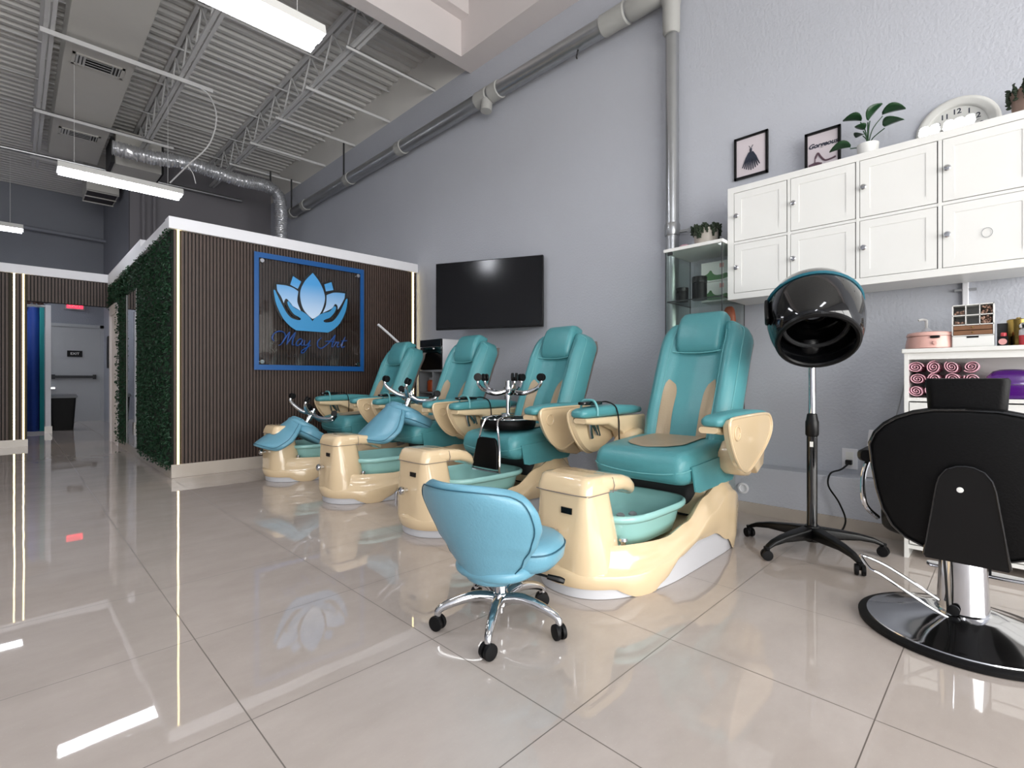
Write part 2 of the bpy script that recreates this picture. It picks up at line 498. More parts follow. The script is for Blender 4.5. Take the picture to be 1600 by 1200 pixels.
b = NB(); bx(b, -4.0, 1.075, LY - .04, LY + .12, 2.415, 2.54); struct('trim_partition_left', b, 'trimwhite', smooth=False, bevel=.004)
# exit door in the back wall
t = thing('exit_door', 'grey metal exit door with push bar at the end of the corridor', 'door', (1.0, 15.0, 0))
t['kind'] = 'structure'; t.name = 'door_1'
b = NB(); bx(b, .57, 1.43, 14.95, 15.0, 0, 2.13); obj('leaf', b, 'door', t, smooth=False)
b = NB(); bx(b, .50, .57, 14.93, 15.0, 0, 2.2); bx(b, 1.43, 1.50, 14.93, 15.0, 0, 2.2); bx(b, .50, 1.50, 14.93, 15.0, 2.13, 2.2); obj('frame', b, 'door', t, smooth=False)
b = NB(); bx(b, .60, 1.36, 14.88, 14.93, .98, 1.04); bx(b, .60, .66, 14.9, 14.95, .96, 1.06); bx(b, 1.30, 1.36, 14.9, 14.95, .96, 1.06); obj('push_bar', b, 'greygrill', t, smooth=False)
b = NB(); bx(b, .57, .66, 14.90, 14.95, .74, .78); obj('handle', b, 'chrome', t, smooth=False)
t = thing('door_sign', 'small black sign reading EXIT on the grey door', 'sign', (.99, 14.94, 1.5))
b = NB(); bx(b, .86, 1.12, 14.935, 14.948, 1.46, 1.60); obj('plate', b, 'rubber', t, smooth=False)
text('lettering', 'EXIT', .075, 'white', t, basis((.99, 14.934, 1.53), (1, 0, 0), (0, 0, 1)), .001)
t = thing('exit_sign', 'red lit exit sign on the wall above the grey door', 'sign', (.98, 14.9, 2.45))
b = NB(); bx(b, .82, 1.16, 14.92, 14.99, 2.52, 2.71); obj('housing', b, 'grey', t, smooth=False)
b = NB(); bx(b, .85, 1.13, 14.912, 14.92, 2.55, 2.68); obj('face', b, 'redglow', t, smooth=False)
text('lettering', 'EXIT', .11, 'white', t, basis((.99, 14.91, 2.615), (1, 0, 0), (0, 0, 1)), .001)
t = thing('trash_bin', 'black waste bin with grey lid beside the exit door', 'bin', (.66, 12.55, 0))
b = NB(); loft(b, [[(p[0], p[1], 0) for p in rrect(.66, 12.6, .15, .12, .03)], [(p[0], p[1], .60) for p in rrect(.66, 12.6, .185, .15, .03)]]); obj('body', b, 'rubber', t)
b = NB(); loft(b, [[(p[0], p[1], z) for p in rrect(.66, 12.6, s, s*.82, .03)] for z, s in ((.60, .20), (.63, .21), (.67, .19), (.68, .12))]); obj('lid', b, 'grey', t)
# curtained booth
t = thing('booth_post', 'slim white post ending the curtained booth in the corridor', 'post', (.44, 12.0, 0))
b = NB(); bx(b, .405, .475, 11.95, 12.05, .12, 2.25); obj('shaft', b, 'trimwhite', t, smooth=False)
b = NB(); bx(b, .39, .49, 11.93, 12.07, 0, .12); obj('base', b, 'tilebase', t, smooth=False)
def curtain(name, x0, x1, m, label):
    b = NB(); n = 60; top = []; bot = []
    for i in range(n + 1):
        x = x0 + (x1 - x0) * i / n; yy = 12.0 + .035 * math.sin(i * .75)
        top.append((x, yy, 2.20)); bot.append((x, yy, .04))
    V = [[b.verts.new(p) for p in q] for q in (bot, top)]
    for i in range(n): b.faces.new((V[0][i], V[0][i+1], V[1][i+1], V[1][i]))
    o = obj(name, b, m, org=((x0+x1)/2, 12, .04)); s = o.modifiers.new('t', 'SOLIDIFY'); s.thickness = .006
    return tag(o, label, 'curtain')
curtain('curtain', -.9, .33, 'navy', 'deep blue floor-length curtain of the booth behind the slatted partition')
curtain('curtain', .332, .387, 'tealcur', 'narrow teal curtain edge hanging beside the white post')
b = NB(); cyl(b, (-1.0, 12, 2.23), (.41, 12, 2.23), .014); tag(obj('curtain_rod', b, 'white', org=(-.3, 12, 2.23)), 'white rod carrying the blue booth curtain', 'curtain rod')
b = NB()
for i in range(160):
    c = Vector((rnd.uniform(.10, .42), 12.0 + rnd.uniform(-.06, .06), 2.31 + rnd.uniform(-.05, .11)))
    e = Euler((rnd.uniform(0, 6), rnd.uniform(0, 6), 0)).to_matrix(); s = rnd.uniform(.02, .05)
    b.faces.new([b.verts.new(c + e @ Vector(q)) for q in ((-s, 0, 0), (0, -s*.4, s*.2), (s, 0, 0), (0, s*.4, s*.2))])
tag(obj('flower_garland', b, 'flower', org=(.26, 12, 2.25), smooth=False), 'brown dried flowers lying along the top of the curtain booth', 'flowers')
b = NB(); bx(b, 1.475, 1.498, 13.95, 14.2, 1.2, 1.9); tag(obj('plaque', b, 'rubber', org=(1.49, 14.1, 1.1), smooth=False), 'narrow black plaque on the corridor wall beside the exit door', 'plaque')

# ------------------------------------------------------------------ lotus sign
SX, SY, SZ = 2.39, 5.555, 1.65
t = thing('lotus_sign', 'square clear sign with blue border, lotus held by hands and blue script', 'sign', (SX, SY, SZ), local=True)
b = NB()
for a in (((-.62, .62), (.56, .615)), ((-.62, .62), (-.615, -.56)), ((-.62, -.575), (-.56, .56)), ((.575, .62), (-.56, .56))):
    bx(b, a[0][0], a[0][1], -.006, .006, a[1][0], a[1][1])
obj('border', b, 'signblue', t, smooth=False)
b = NB(); bx(b, -.60, .60, .007, .012, -.60, .60); obj('acrylic_panel', b, 'acrylic', t, smooth=False)
for sx in (-.545, .54):
    for sz in (-.53, .53):
        b = NB(); cyl(b, (sx, -.018, sz), (sx, .04, sz), .021); obj('standoff', b, 'chrome', t)
def outl(poly, g):
    n = len(poly); out = []
    ar = sum(poly[i][0]*poly[(i+1) % n][1] - poly[(i+1) % n][0]*poly[i][1] for i in range(n))
    sg = 1 if ar > 0 else -1
    for i in range(n):
        a, c, d = Vector(poly[i-1]), Vector(poly[i]), Vector(poly[(i+1) % n])
        e1 = (c - a).normalized(); e2 = (d - c).normalized()
        nn = Vector((e1.y + e2.y, -(e1.x + e2.x)))
        if nn.length < 1e-6: nn = Vector((e1.y, -e1.x))
        nn.normalize(); k = 1 / max(.45, nn.dot(Vector((e1.y, -e1.x))))
        out.append((c.x + sg * nn.x * g * min(k, 1.7), c.y + sg * nn.y * g * min(k, 1.7)))
    return out
def smooth_poly(pts, sharp):
    """catmull through points, keeping the listed corners sharp"""
    n = len(pts); out = []
    for i in range(n):
        j = (i+1) % n
        a = pts[i-1] if i not in sharp else pts[i]; d = pts[(j+1) % n] if j not in sharp else pts[j]
        p0, p1, p2, p3 = Vector(a), Vector(pts[i]), Vector(pts[j]), Vector(d)
        for k in range(5):
            s = k / 5
            q = .5 * ((2*p1) + (p2-p0)*s + (2*p0-5*p1+4*p2-p3)*s*s + (3*p1-3*p2+p3-p0)*s**3)
            out.append((q.x, q.y))
    return out
petal = smooth_poly([(-.006, .482), (.068, .395), (.120, .291), (.134, .195), (.098, .07), (.05, .0), (-.008, -.035), (-.065, .01), (-.118, .08), (-.146, .195), (-.136, .291), (-.082, .395)], {0, 6})
dl = [(-.224, .413), (-.136, .366), (-.173, .281), (-.254, .316)]
dr = [(.128, .372), (.211, .409), (.236, .321), (.147, .294)]
lp = smooth_poly([(-.396, .300), (-.30, .302), (-.22, .284), (-.167, .254), (-.178, .142), (-.141, .044), (-.205, .075), (-.245, .100), (-.280, .150), (-.305, .155), (-.322, .110), (-.350, .175), (-.388, .235)], {0, 3, 5, 10})
rp = smooth_poly([(.378, .299), (.372, .243), (.334, .17), (.290, .10), (.285, .145), (.255, .16), (.215, .105), (.11, .045), (.148, .139), (.155, .253), (.23, .288), (.30, .298)], {0, 1, 3, 7, 9})
hand = smooth_poly([(-.426, .225), (-.412, .235), (-.398, .205), (-.345, .10), (-.295, .01), (-.24, -.045), (-.16, -.062), (-.140, -.045), (-.165, -.025), (-.215, .0), (-.262, .06), (-.285, .115), (-.272, .135), (-.25, .118),
                    (-.21, .07), (-.12, .035), (-.05, -.01), (-.010, -.062), (.03, -.01), (.10, .035), (.19, .07), (.232, .12), (.252, .135), (.268, .115), (.245, .06), (.195, .0), (.145, -.025), (.118, -.045), (.14, -.062),
                    (.22, -.045), (.275, .01), (.33, .10), (.378, .205), (.395, .235), (.408, .225), (.385, .09), (.315, -.055), (.235, -.135), (.171, -.176), (-.191, -.176), (-.255, -.135), (-.33, -.055), (-.40, .09)], {17, 38, 39})
b = NB()
for i, p in enumerate((petal, dl, dr, lp, rp, hand)):
    q = outl(p, .026 if i in (0, 3, 4) else .020); y1 = .0045 - i * .0004
    prism(b, q, lambda s: (s[0], y1, s[1]), lambda s: (s[0], y1 + .002, s[1]))
obj('logo_outline', b, 'logo_black', t, smooth=False)
for nm, p, m in (('lotus_petal', petal, 'logo_petal'), ('lotus_petal', dl, 'logo_petal'), ('lotus_petal', dr, 'logo_petal'), ('lotus_petal', lp, 'logo_petal'), ('lotus_petal', rp, 'logo_petal'), ('cupped_hands', hand, 'logo_hand')):
    b = NB(); prism(b, p, lambda s: (s[0], -.006, s[1]), lambda s: (s[0], .001, s[1])); obj(nm, b, m, t, smooth=False)
# script lettering, strokes drawn as flat brush lines
def ST(pts, dx, dz, k=1): return [(dx + x * k, 0, dz + z * k) for x, z in pts]
b = NB(); K = .155
strokes = []
sh = lambda pts: [(x + .28 * z, z) for x, z in pts]
M_ = [(-.55, .25), (-.75, .45), (-.7, .8), (-.4, .95), (-.05, .85), (.1, .5), (-.05, .05), (-.2, -.02)]
strokes += [(M_, 0), ([(-.05, .0), (.1, .5), (.28, .95), (.30, .5), (.33, .05)], 0), ([(.33, .05), (.5, .55), (.68, .95), (.66, .4), (.72, .05), (.85, .08)], 0)]
a_ = [(.38, .42), (.2, .5), (.02, .3), (.05, .05), (.2, .03), (.36, .25), (.38, .45), (.36, .12), (.48, .05), (.58, .12)]
y_ = [(.0, .45), (.02, .15), (.14, .05), (.32, .2), (.38, .45), (.34, .0), (.22, -.4), (.05, -.5), (.0, -.35), (.25, -.12), (.55, .1)]
A_ = [(-.35, .7), (-.55, .4), (-.45, .05), (-.15, -.1), (.2, .2), (.45, .6), (.62, .95), (.60, .4), (.62, .05), (.75, .08)]
r_ = [(.0, .1), (.12, .45), (.14, .35), (.3, .42), (.24, .15), (.34, .05), (.45, .12)]
t_ = [(.0, .15), (.12, .5), (.18, .85), (.1, .3), (.14, .05), (.28, .08), (.36, .15)]
strokes += [(a_, .95), (y_, 1.5), (A_, 3.0), ([(2.98, .42), (3.3, .45), (3.75, .42)], 0), (r_, 3.75), (t_, 4.25), ([(4.2, .52), (4.5, .55), (4.68, .58)], 0)]
for pts, dx in strokes:
    P = [((x + dx + .30 * z) * K - .345, 0, z * K - .345 - .0) for x, z in pts]
    nn = len(P)
    tube(b, P, [.0035 if i in (0, nn-1) else .0085 if i % 2 else .0055 for i in range(nn)], n=6, smooth=5)
obj('script_lettering', b, 'script', t)
text('small_lettering', 'NAIL  SALON', .07, 'logo_black', t, basis((0.0, .004, -.46), (1, 0, 0), (0, 0, 1)), .002, spacing=1.5)

# ------------------------------------------------------------------ roof steel
def joist(x, y0, y1, label):
    t = thing('roof_joist', label, 'roof joist', (x, (y0+y1)/2, 4.63), 'open-web steel roof joists')
    b = NB(); bx(b, x - .055, x - .012, y0, y1, DZ - .045, DZ - .002); bx(b, x + .012, x + .055, y0, y1, DZ - .045, DZ - .002); obj('top_chord', b, 'steel_paint', t, smooth=False)
    b = NB(); bx(b, x - .045, x - .010, y0, y1, 4.63, 4.665); bx(b, x + .010, x + .045, y0, y1, 4.63, 4.665); obj('bottom_chord', b, 'steel_paint', t, smooth=False)
    b = NB(); y = y0; k = 0
    while y < y1 - .3:
        cyl(b, (x, y, 4.65 if k % 2 else DZ - .03), (x, y + .31, DZ - .03 if k % 2 else 4.65), .011, n=8)
        y += .31; k += 1
    obj('web', b, 'steel_paint', t)
joist(.27, 4.49, 12.0, 'white open-web roof joist beside the boxed air duct')
joist(1.48, 4.49, 10.85, 'middle open-web roof joist between the duct and the partition')
joist(2.70, 4.49, 10.85, 'open-web roof joist nearest the long grey wall')
def bar(x0, x1, y, z, label, g, s=.030):
    b = NB(); bx(b, x0, x1, y - s*.6, y - s*.25, z - s, z); bx(b, x0, x1, y - s*.6, y + s*.6, z - s*.2, z)
    tag(obj('bridging_bar', b, 'steel_paint', org=((x0+x1)/2, y, z), smooth=False), label, 'steel bar', g)
ordn = ['first', 'second', 'third', 'fourth', 'fifth', 'sixth']
for i, y in enumerate((7.2, 9.4, 11.4)): bar(.2, 1.80, y, 4.628, '%s white bridging bar crossing under the boxed duct, counting from the camera' % ordn[i], 'bars under the boxed duct', .05)
for i, y in enumerate((5.2, 6.28, 7.3, 8.35, 9.4)): bar(2.60, WX - .002, y, 4.628, '%s lower bridging bar from the last joist to the grey wall, counting from the beam' % ordn[i], 'bars reaching the grey wall', .035)
for i, y in enumerate((5.2, 6.28, 7.3, 8.35, 9.4, 10.4)): bar(-4.0, WX - .002, y, 5.05, '%s thin upper bridging bar just under the corrugated deck, counting from the beam' % ordn[i], 'bars under the deck', .022)
# boxed duct with grilles
t = thing('air_duct', 'large pale rectangular air duct boxed along the ceiling', 'air duct', (.73, 7.8, 4.67))
b = NB(); bx(b, .41, 1.04, 4.49, 11.25, 4.67, 5.04); obj('casing', b, 'duct', t, smooth=False, bevel=.01)
def grille(x, y, z, sx, sy, label):
    t = thing('air_vent', label, 'vent', (x, y, z))
    b = NB()
    for a in ((x - sx, x + sx, y - sy, y - sy + .03), (x - sx, x + sx, y + sy - .03, y + sy), (x - sx, x - sx + .03, y - sy, y + sy), (x + sx - .03, x + sx, y - sy, y + sy)): bx(b, *a, z - .012, z)
    obj('frame', b, 'duct', t, smooth=False)
    b = NB(); bx(b, x - sx + .02, x + sx - .02, y - sy + .02, y + sy - .02, z - .003, z - .001); obj('backing', b, 'greygrill', t, smooth=False)
    b = NB()
    for i in range(3):
        for s in (-1, 1): box(b, (x + s * (sx - .045 - i * .032), y, z - .01), (.004, sy * 1.8, .028), Matrix.Rotation(s * .7, 4, 'Y'))
    for i in range(4): box(b, (x, y - sy + .05 + i * (2*sy - .1) / 3, z - .012), (sx * 1.0, .03, .003), Matrix.Rotation(.5, 4, 'X'))
    obj('louvres', b, 'steel_paint', t, smooth=False)
grille(.72, 7.68, 4.67, .24, .14, 'larger square supply vent under the boxed duct')
grille(.72, 10.05, 4.67, .24, .14, 'second supply vent under the boxed duct, nearer the back wall')
t = thing('return_grille', 'dark slotted return grille hanging near the back wall', 'vent', (1.28, 12.4, 4.3))
b = NB(); bx(b, .95, 1.42, 11.9, 12.7, 4.42, DZ - .001); obj('box', b, 'duct', t, smooth=False)
b = NB(); bx(b, .97, 1.40, 11.92, 12.68, 4.41, 4.42); obj('grille', b, 'greygrill', t, smooth=False)
b = NB()
for i in range(3): bx(b, .95, 1.42, 11.9 + i * .385, 11.93 + i * .385, 4.395, 4.41)
obj('bars', b, 'duct', t, smooth=False)
t = thing('air_handler', 'pale air handler box hung behind the silver flexible duct', 'air handler', (1.3, 10.3, 4.5))
b = NB(); bx(b, 1.15, 1.75, 10.0, 10.65, 4.35, 4.9); obj('cabinet', b, 'duct', t, smooth=False)
b = NB(); bx(b, 1.10, 1.15, 10.1, 10.7, 4.4, 4.8); bx(b, 1.75, 1.80, 10.1, 10.7, 4.4, 4.85); obj('collar', b, 'greygrill', t, smooth=False)
# flexible foil duct
b = NB(); P = cr([(1.02, 9.25, 4.32), (1.5, 9.2, 4.30), (1.95, 9.2, 4.36), (2.3, 9.2, 4.33), (2.75, 9.2, 4.30), (3.12, 9.2, 4.32), (3.32, 9.2, 4.22), (3.38, 9.2, 3.95), (3.38, 9.2, 3.5), (3.38, 9.2, 2.9), (3.38, 9.2, 2.45)], 26)
rings = []; u = None
for i, p in enumerate(P):
    d = (P[min(i+1, len(P)-1)] - P[max(i-1, 0)]).normalized(); u = d.orthogonal().normalized() if u is None else (u - d * u.dot(d)).normalized(); v = d.cross(u)
    r0 = .105 if i % 2 else .088
    rings.append([p + (u * math.cos(2*PI*j/20) + v * math.sin(2*PI*j/20)) * (r0 + rnd.uniform(-.010, .010)) for j in range(20)])
loft(b, rings)
tag(obj('flexible_duct', b, 'foil', org=(2.2, 9.2, 4.3), sharp=60), 'crinkled silver foil duct snaking from the boxed duct down behind the partition', 'flexible duct')
# straps
for i, (x, y, z0, z1) in enumerate(((3.20, 9.2, 4.42, 4.6), (3.62, 7.3, 4.1, 4.6), (3.62, 9.35, 4.1, 4.62))):
    b = NB(); cyl(b, (x, y, z0), (x, y, z1), .014, n=8); tag(obj('hanger_strap', b, 'greygrill', org=(x, y, z0)), ['dark strap holding up the elbow of the foil duct', 'steel strap hanging the wall pipe from a bridging bar', 'dark strap at the far end of the wall pipe'][i], 'strap')
# wall pipe
t = thing('duct_pipe', 'long round galvanised duct pipe running along the top of the grey wall', 'duct pipe', (3.68, 6, 4.04))
b = NB(); cyl(b, (3.68, 2.0, 4.04), (3.68, 9.5, 4.04), .082, n=32); obj('pipe', b, 'steel', t)
for y, L in ((2.08, .2), (2.42, .13), (3.92, .07), (4.12, .10), (5.78, .07), (7.25, .07), (8.87, .06), (9.46, .08)):
    b = NB(); lathe(b, [(.082, -L), (.092, -L*.9), (.09, 0), (.094, L*.9), (.082, L)], (3.68, y, 4.04), 28, Matrix.Rotation(PI/2, 4, 'X')); obj('collar', b, 'joint', t)
b = NB(); cyl(b, (3.665, 4.05, 4.0), (3.65, 4.05, 3.86), .062, n=24); obj('outlet_cap', b, 'joint', t)
b = NB(); tube(b, [(3.68, 2.82, 3.97), (3.66, 2.81, 3.93), (3.67, 2.83, 3.90), (3.65, 2.81, 3.87)], .008, n=6); obj('broken_strap', b, 'greygrill', t)
t = thing('duct_pipe', 'vertical galvanised pipe running down the grey wall behind the glass cabinet', 'duct pipe', (3.70, 1.91, 0))
b = NB(); cyl(b, (3.715, 1.91, .325), (3.715, 1.91, 4.05), .052, n=28); obj('pipe', b, 'steel', t)
b = NB(); lathe(b, [(.052, -.35), (.066, -.33), (.068, -.12), (.10, .0), (.10, .14), (.07, .16)], (3.70, 1.91, 4.02), 28); obj('tee_joint', b, 'joint', t)
b = NB(); lathe(b, [(.055, -.05), (.06, -.04), (.06, .04), (.055, .05)], (3.715, 1.91, 2.12), 28); cyl(b, (3.715, 1.91, 2.10), (3.75, 1.78, 2.10), .012); tube(b, [(3.74, 1.80, 2.10), (3.74, 1.765, 2.12), (3.74, 1.75, 2.10), (3.74, 1.765, 2.08)], .006, closed=True, n=6); obj('clamp', b, 'steel', t)

# long round conduit/pipe at left far
b = NB(); cyl(b, (-4.0, 11.0, 4.50), (3.2, 11.0 - .25, 4.47), .03, n=12); tag(obj('sprinkler_pipe', b, 'steel', org=(0, 11, 4.5)), 'thin shiny pipe crossing the room high above the far partition', 'pipe')
b = NB(); cyl(b, (-4.0, 14.6, 4.25), (1.55, 14.6, 4.10), .04, n=12); tag(obj('conduit_pipe', b, 'wall_dark', org=(0, 14.6, 4.2)), 'grey pipe crossing the dark back wall', 'pipe')
for i, (x, y) in enumerate(((1.62, 10.75), (1.78, 10.75))):
    b = NB(); cyl(b, (x, y, .001), (x, y, 4.4 - i * .1), .028, n=10); tag(obj('riser_pipe', b, 'wall_brown', org=(x, y, 0)), ['grey riser pipe on the back wall, nearer the corridor', 'grey riser pipe on the back wall, nearer the foil duct'][i], 'pipe')

# fluorescent fixtures
def fixture(x0, y, z, label, L=1.22, W=.27):
    t = thing('ceiling_light', label, 'ceiling light', (x0 + L/2, y, z), 'hanging fluorescent fixtures')
    b = NB(); loft(b, [[(x, y - W/2, z), (x, y - W/2 + .02, z + .07), (x, y + W/2 - .02, z + .07), (x, y + W/2, z)] for x in (x0, x0 + L)]); obj('housing', b, 'white', t, smooth=False)
    for s in (-1, 1):
        b = NB(); loft(b, [[(x, y + s * W * .25 - .045, z - .001), (x, y + s * W * .25 - .03, z - .03), (x, y + s * W * .25 + .03, z - .03), (x, y + s * W * .25 + .045, z - .001)] for x in (x0 + .015, x0 + L - .015)]); obj('lens', b, 'tube', t, smooth=False)
    for x in (x0 + .15, x0 + L - .15):
        b = NB(); cyl(b, (x, y, z + .07), (x, y, 4.63 if y > 4.5 else DZ - .001), .0025, n=6); obj('hanging_wire', b, 'steel_paint', t)
fixture(.34, 3.54, 3.36, 'big lit fluorescent fixture nearest the camera')
fixture(.36, 7.78, 3.36, 'lit fluorescent fixture hanging under the boxed duct')
fixture(-1.10, 11.35, 3.36, 'small lit fluorescent fixture near the dark back wall')
fixture(.34, -.6, 3.36, 'added unseen fluorescent fixture overhead behind the camera')  # extra lamp out of view, added to light the cabinet side
fixture(-2.3, 3.54, 3.36, 'added unseen fluorescent fixture over the other half of the room')  # out of view on the left, put in as additional room light
fixture(-2.3, -.6, 3.36, 'added unseen fluorescent fixture behind the camera over the far side')  # another added lamp outside the view, fills the near half
fixture(-1.60, 13.6, 3.0, 'added unseen fluorescent fixture brightening the corridor behind the curtained booth')  # added out of view to brighten the corridor and exit door
fixture(-1.60, 14.3, 3.0, 'added unseen fluorescent fixture brightening the corridor by the back wall')  # second unseen lamp added for more light at the corridor end
b = NB(); tube(b, [(1.62, 7.2, 4.60), (1.75, 7.15, 4.52), (1.82, 7.1, 4.25), (1.75, 7.15, 3.9), (1.55, 7.3, 3.62), (1.42, 7.6, 3.45)], .009, n=6); tube(b, [(1.55, 7.3, 3.62), (1.62, 7.35, 3.55), (1.66, 7.4, 3.45)], .006, n=6)
tag(obj('hanging_cable', b, 'steel_paint', org=(1.7, 7.2, 4.5)), 'white flexible cable drooping from the ceiling to the second light', 'cable')

# ------------------------------------------------------------------ pedicure chair (local: +x to the wall, origin floor centre)
def interp(tab, x):
    if x <= tab[0][0]: return tab[0][1]
    for (a, b_), (c, d) in zip(tab[:-1], tab[1:]):
        if x <= c:
            s = (x - a) / (c - a); s = s * s * (3 - 2 * s)
            return b_ + (d - b_) * s
    return tab[-1][1]
def outline(ins, n=112):
    pts = []
    N = 1440
    for i in range(N):
        th = 2 * PI * i / N; c, s = math.cos(th), math.sin(th)
        if c < 0: e, a = 2 / 2.3, .60 - ins
        else: e, a = 2 / 9, .67 - ins
        pts.append((-.05 + a * math.copysign(abs(c) ** e, c), (.325 - ins) * math.copysign(abs(s) ** e, s)))
    # resample by arc length
    L = [0]
    for i in range(N): L.append(L[-1] + math.dist(pts[i], pts[(i+1) % N]))
    out = []; k = 0
    for i in range(n):
        w = L[-1] * i / n
        while L[k+1] < w: k += 1
        s = (w - L[k]) / max(1e-9, L[k+1] - L[k]); a, c = pts[k], pts[(k+1) % N]
        out.append((a[0] + (c[0]-a[0]) * s, a[1] + (c[1]-a[1]) * s))
    return out
RAIL = [(-.65, .25), (-.45, .215), (-.2, .208), (0, .24), (.2, .33), (.38, .385), (.47, .38), (.56, .30), (.62, .235)]
CREA = [(-.65, .115), (-.45, .105), (-.25, .125), (-.05, .17), (.2, .26), (.40, .335), (.5, .32), (.62, .19)]
BOTT = [(-.65, .045), (-.52, .045), (-.45, .012), (-.42, 0), (-.33, 0), (-.26, .035), (-.14, .105), (.06, .142), (.24, .138), (.42, .07), (.5, 0), (.62, 0)]
def F(q, s, off=0):
    """front surface of the backrest"""
    cx = .50 + .33 * s; cz = .50 + .80 * s
    w = .274 * (1 - .08 * max(0, 1 - s * 4)) * (1 if s < .84 else math.sqrt(max(.0, 1 - ((s - .84) / .17) ** 2 * .55)))
    aq = abs(q)
    bol = .055 * math.exp(-((aq - .74) / .17) ** 2) + .03 * aq
    bol *= 1 - .55 * max(0, (s - .75) / .25)
    lum = .018 * math.exp(-((s - .28) / .16) ** 2)
    edge = -.05 * max(0, (aq - .86) / .14) ** 2
    top = -.05 * max(0, (s - .93) / .07) ** 2
    d = bol + edge + top + (lum if aq < .55 else 0) + off
    wr = .0
    return Vector((cx - d * .93, w * q, cz + d * .38))
def make_chair():
    t = thing('pedicure_chair', '', 'pedicure chair', (0, 0, 0), 'teal pedicure spa chairs', local=True)
    b = NB(); lev = []
    for ins, f in ((.014, lambda x: interp(BOTT, x)), (.004, lambda x: interp(BOTT, x) * .75 + interp(CREA, x) * .25), (-.004, lambda x: interp(CREA, x) - .010), (.001, lambda x: interp(CREA, x) - .001), (.012, lambda x: interp(CREA, x) + .006), (.022, lambda x: (interp(CREA, x) + interp(RAIL, x)) / 2),
                   (.034, lambda x: interp(RAIL, x) - .012), (.046, lambda x: interp(RAIL, x)), (.060, lambda x: interp(RAIL, x) - .006), (.085, lambda x: interp(RAIL, x) - .035), (.105, lambda x: .160 + max(0, x) * .2), (.2, lambda x: .155 + max(0, x) * .2)):
        lev.append([(x, y, f(x)) for x, y in outline(ins)])
    loft(b, lev, cap0=False); obj('base_shell', b, 'cream', t, sharp=55)
    b = NB(); loft(b, [[(x, y, z) for x, y in outline(ins)] for ins, z in ((.024, .002), (.024, .10), (.034, .15))]); obj('kick_plate', b, 'kick', t)
    # tower + cap
    b = NB()
    loft(b, [[(p[0], p[1], z) for p in rrect(cx, 0, hx, hy, r, 8)] for z, cx, hx, hy, r in ((.10, -.50, .138, .20, .135), (.17, -.502, .134, .195, .125), (.25, -.508, .124, .180, .10), (.33, -.514, .110, .165, .08), (.40, -.52, .10, .15, .06), (.435, -.525, .095, .145, .05))])
    obj('faucet_tower', b, 'cream', t, sharp=60)
    b = NB(); loft(b, [[(p[0], p[1], z) for p in rrect(cx, 0, hx, hy, r, 8)] for z, cx, hx, hy, r in ((.437, -.525, .098, .150, .05), (.46, -.524, .096, .149, .05), (.497, -.518, .086, .142, .045), (.507, -.516, .074, .130, .04))])
    secs = []
    for x, hy, zt, zb in ((-.56, .13, .508, .44), (-.50, .148, .508, .437), (-.42, .156, .504, .432), (-.35, .158, .496, .428), (-.29, .152, .480, .412), (-.25, .142, .458, .396), (-.225, .125, .432, .385), (-.21, .10, .408, .378)):
        secs.append([(x + (.0 if zz > (zt+zb)/2 else -.0), yy, zz) for yy, zz in rrect(0, (zt+zb)/2, hy, (zt-zb)/2, .028, 5)])
    loft(b, secs); obj('spout_hood', b, 'cream', t, sharp=60)
    b = NB(); tube(b, [(-.623, -.154, .437), (-.5, -.155, .437), (-.41, -.153, .437)], .002, n=5); tube(b, [(-.617, -.14, .436), (-.629, -.05, .436), (-.629, .05, .436), (-.617, .14, .436)], .0022, n=5); tube(b, [(-.44, -.151, .43), (-.44, -.15, .495), (-.44, 0, .503), (-.44, .15, .495)], .0018, n=5, smooth=2); obj('cap_seam', b, 'taupe', t)
    b = NB(); box(b, (-.622, -.04, .365), (.012, .056, .026)); obj('display', b, 'screen', t, smooth=False)
    b = NB(); lathe(b, [(.012, 0), (.013, .02), (.022, .024), (.026, .035), (.022, .05), (.012, .056), (0, .057)], (-.64, .0, .27), 20, Matrix.Rotation(-PI/2, 4, 'Y')); obj('faucet_knob', b, 'chrome', t)
    b = NB(); lathe(b, [(.018, 0), (.024, .004), (.024, .012), (.012, .016), (.012, .03), (.02, .034), (.016, .044), (0, .046)], (-.42, -.19, .190), 20); obj('drain_knob', b, 'chrome', t)
    # basin
    def bo(k, z, n=48):
        o = []
        for i in range(n):
            th = 2*PI*i/n; c, s = math.cos(th), math.sin(th)
            e = 2/3.6
            a = .325 * k + (.012 if c > 0 else 0) * k
            o.append((-.135 + a * math.copysign(abs(c)**e, c), .245 * k * math.copysign(abs(s)**e, s), z))
        return o
    b = NB(); loft(b, [bo(.70, .172), bo(.80, .180), bo(.85, .23), bo(.89, .290), bo(.97, .290), bo(1, .303), bo(.995, .318), bo(.965, .325), bo(.93, .320), bo(.88, .29), bo(.78, .225), bo(.68, .205), bo(.3, .200)])
    obj('basin', b, 'aqua', t, sharp=70)
    bs = t.children[-1] if False else None
    b = NB()
    for x, y in ((-.05, -.10), (.05, .05), (-.02, .08)): lathe(b, [(.022, 0), (.022, .008), (.012, .016), (0, .017)], (x, y, .203), 16)
    obj('water_jets', b, 'grey', t)
    b = NB(); loft(b, [[(p[0], p[1], z) for p in rrect(.40, 0, hx, .20, .05)] for z, hx in ((.17, .17), (.30, .17), (.40, .19), (.43, .20))]); obj('pedestal', b, 'greygrill', t)
    b = NB(); loft(b, [[(p[0], p[1], z) for p in rrect(cx, 0, hx, .262, .05)] for z, hx, cx in ((.22, .20, .41), (.32, .17, .43), (.37, .15, .43))]); obj('rear_cover', b, 'cream', t)
    # seat
    b = NB(); secs = []
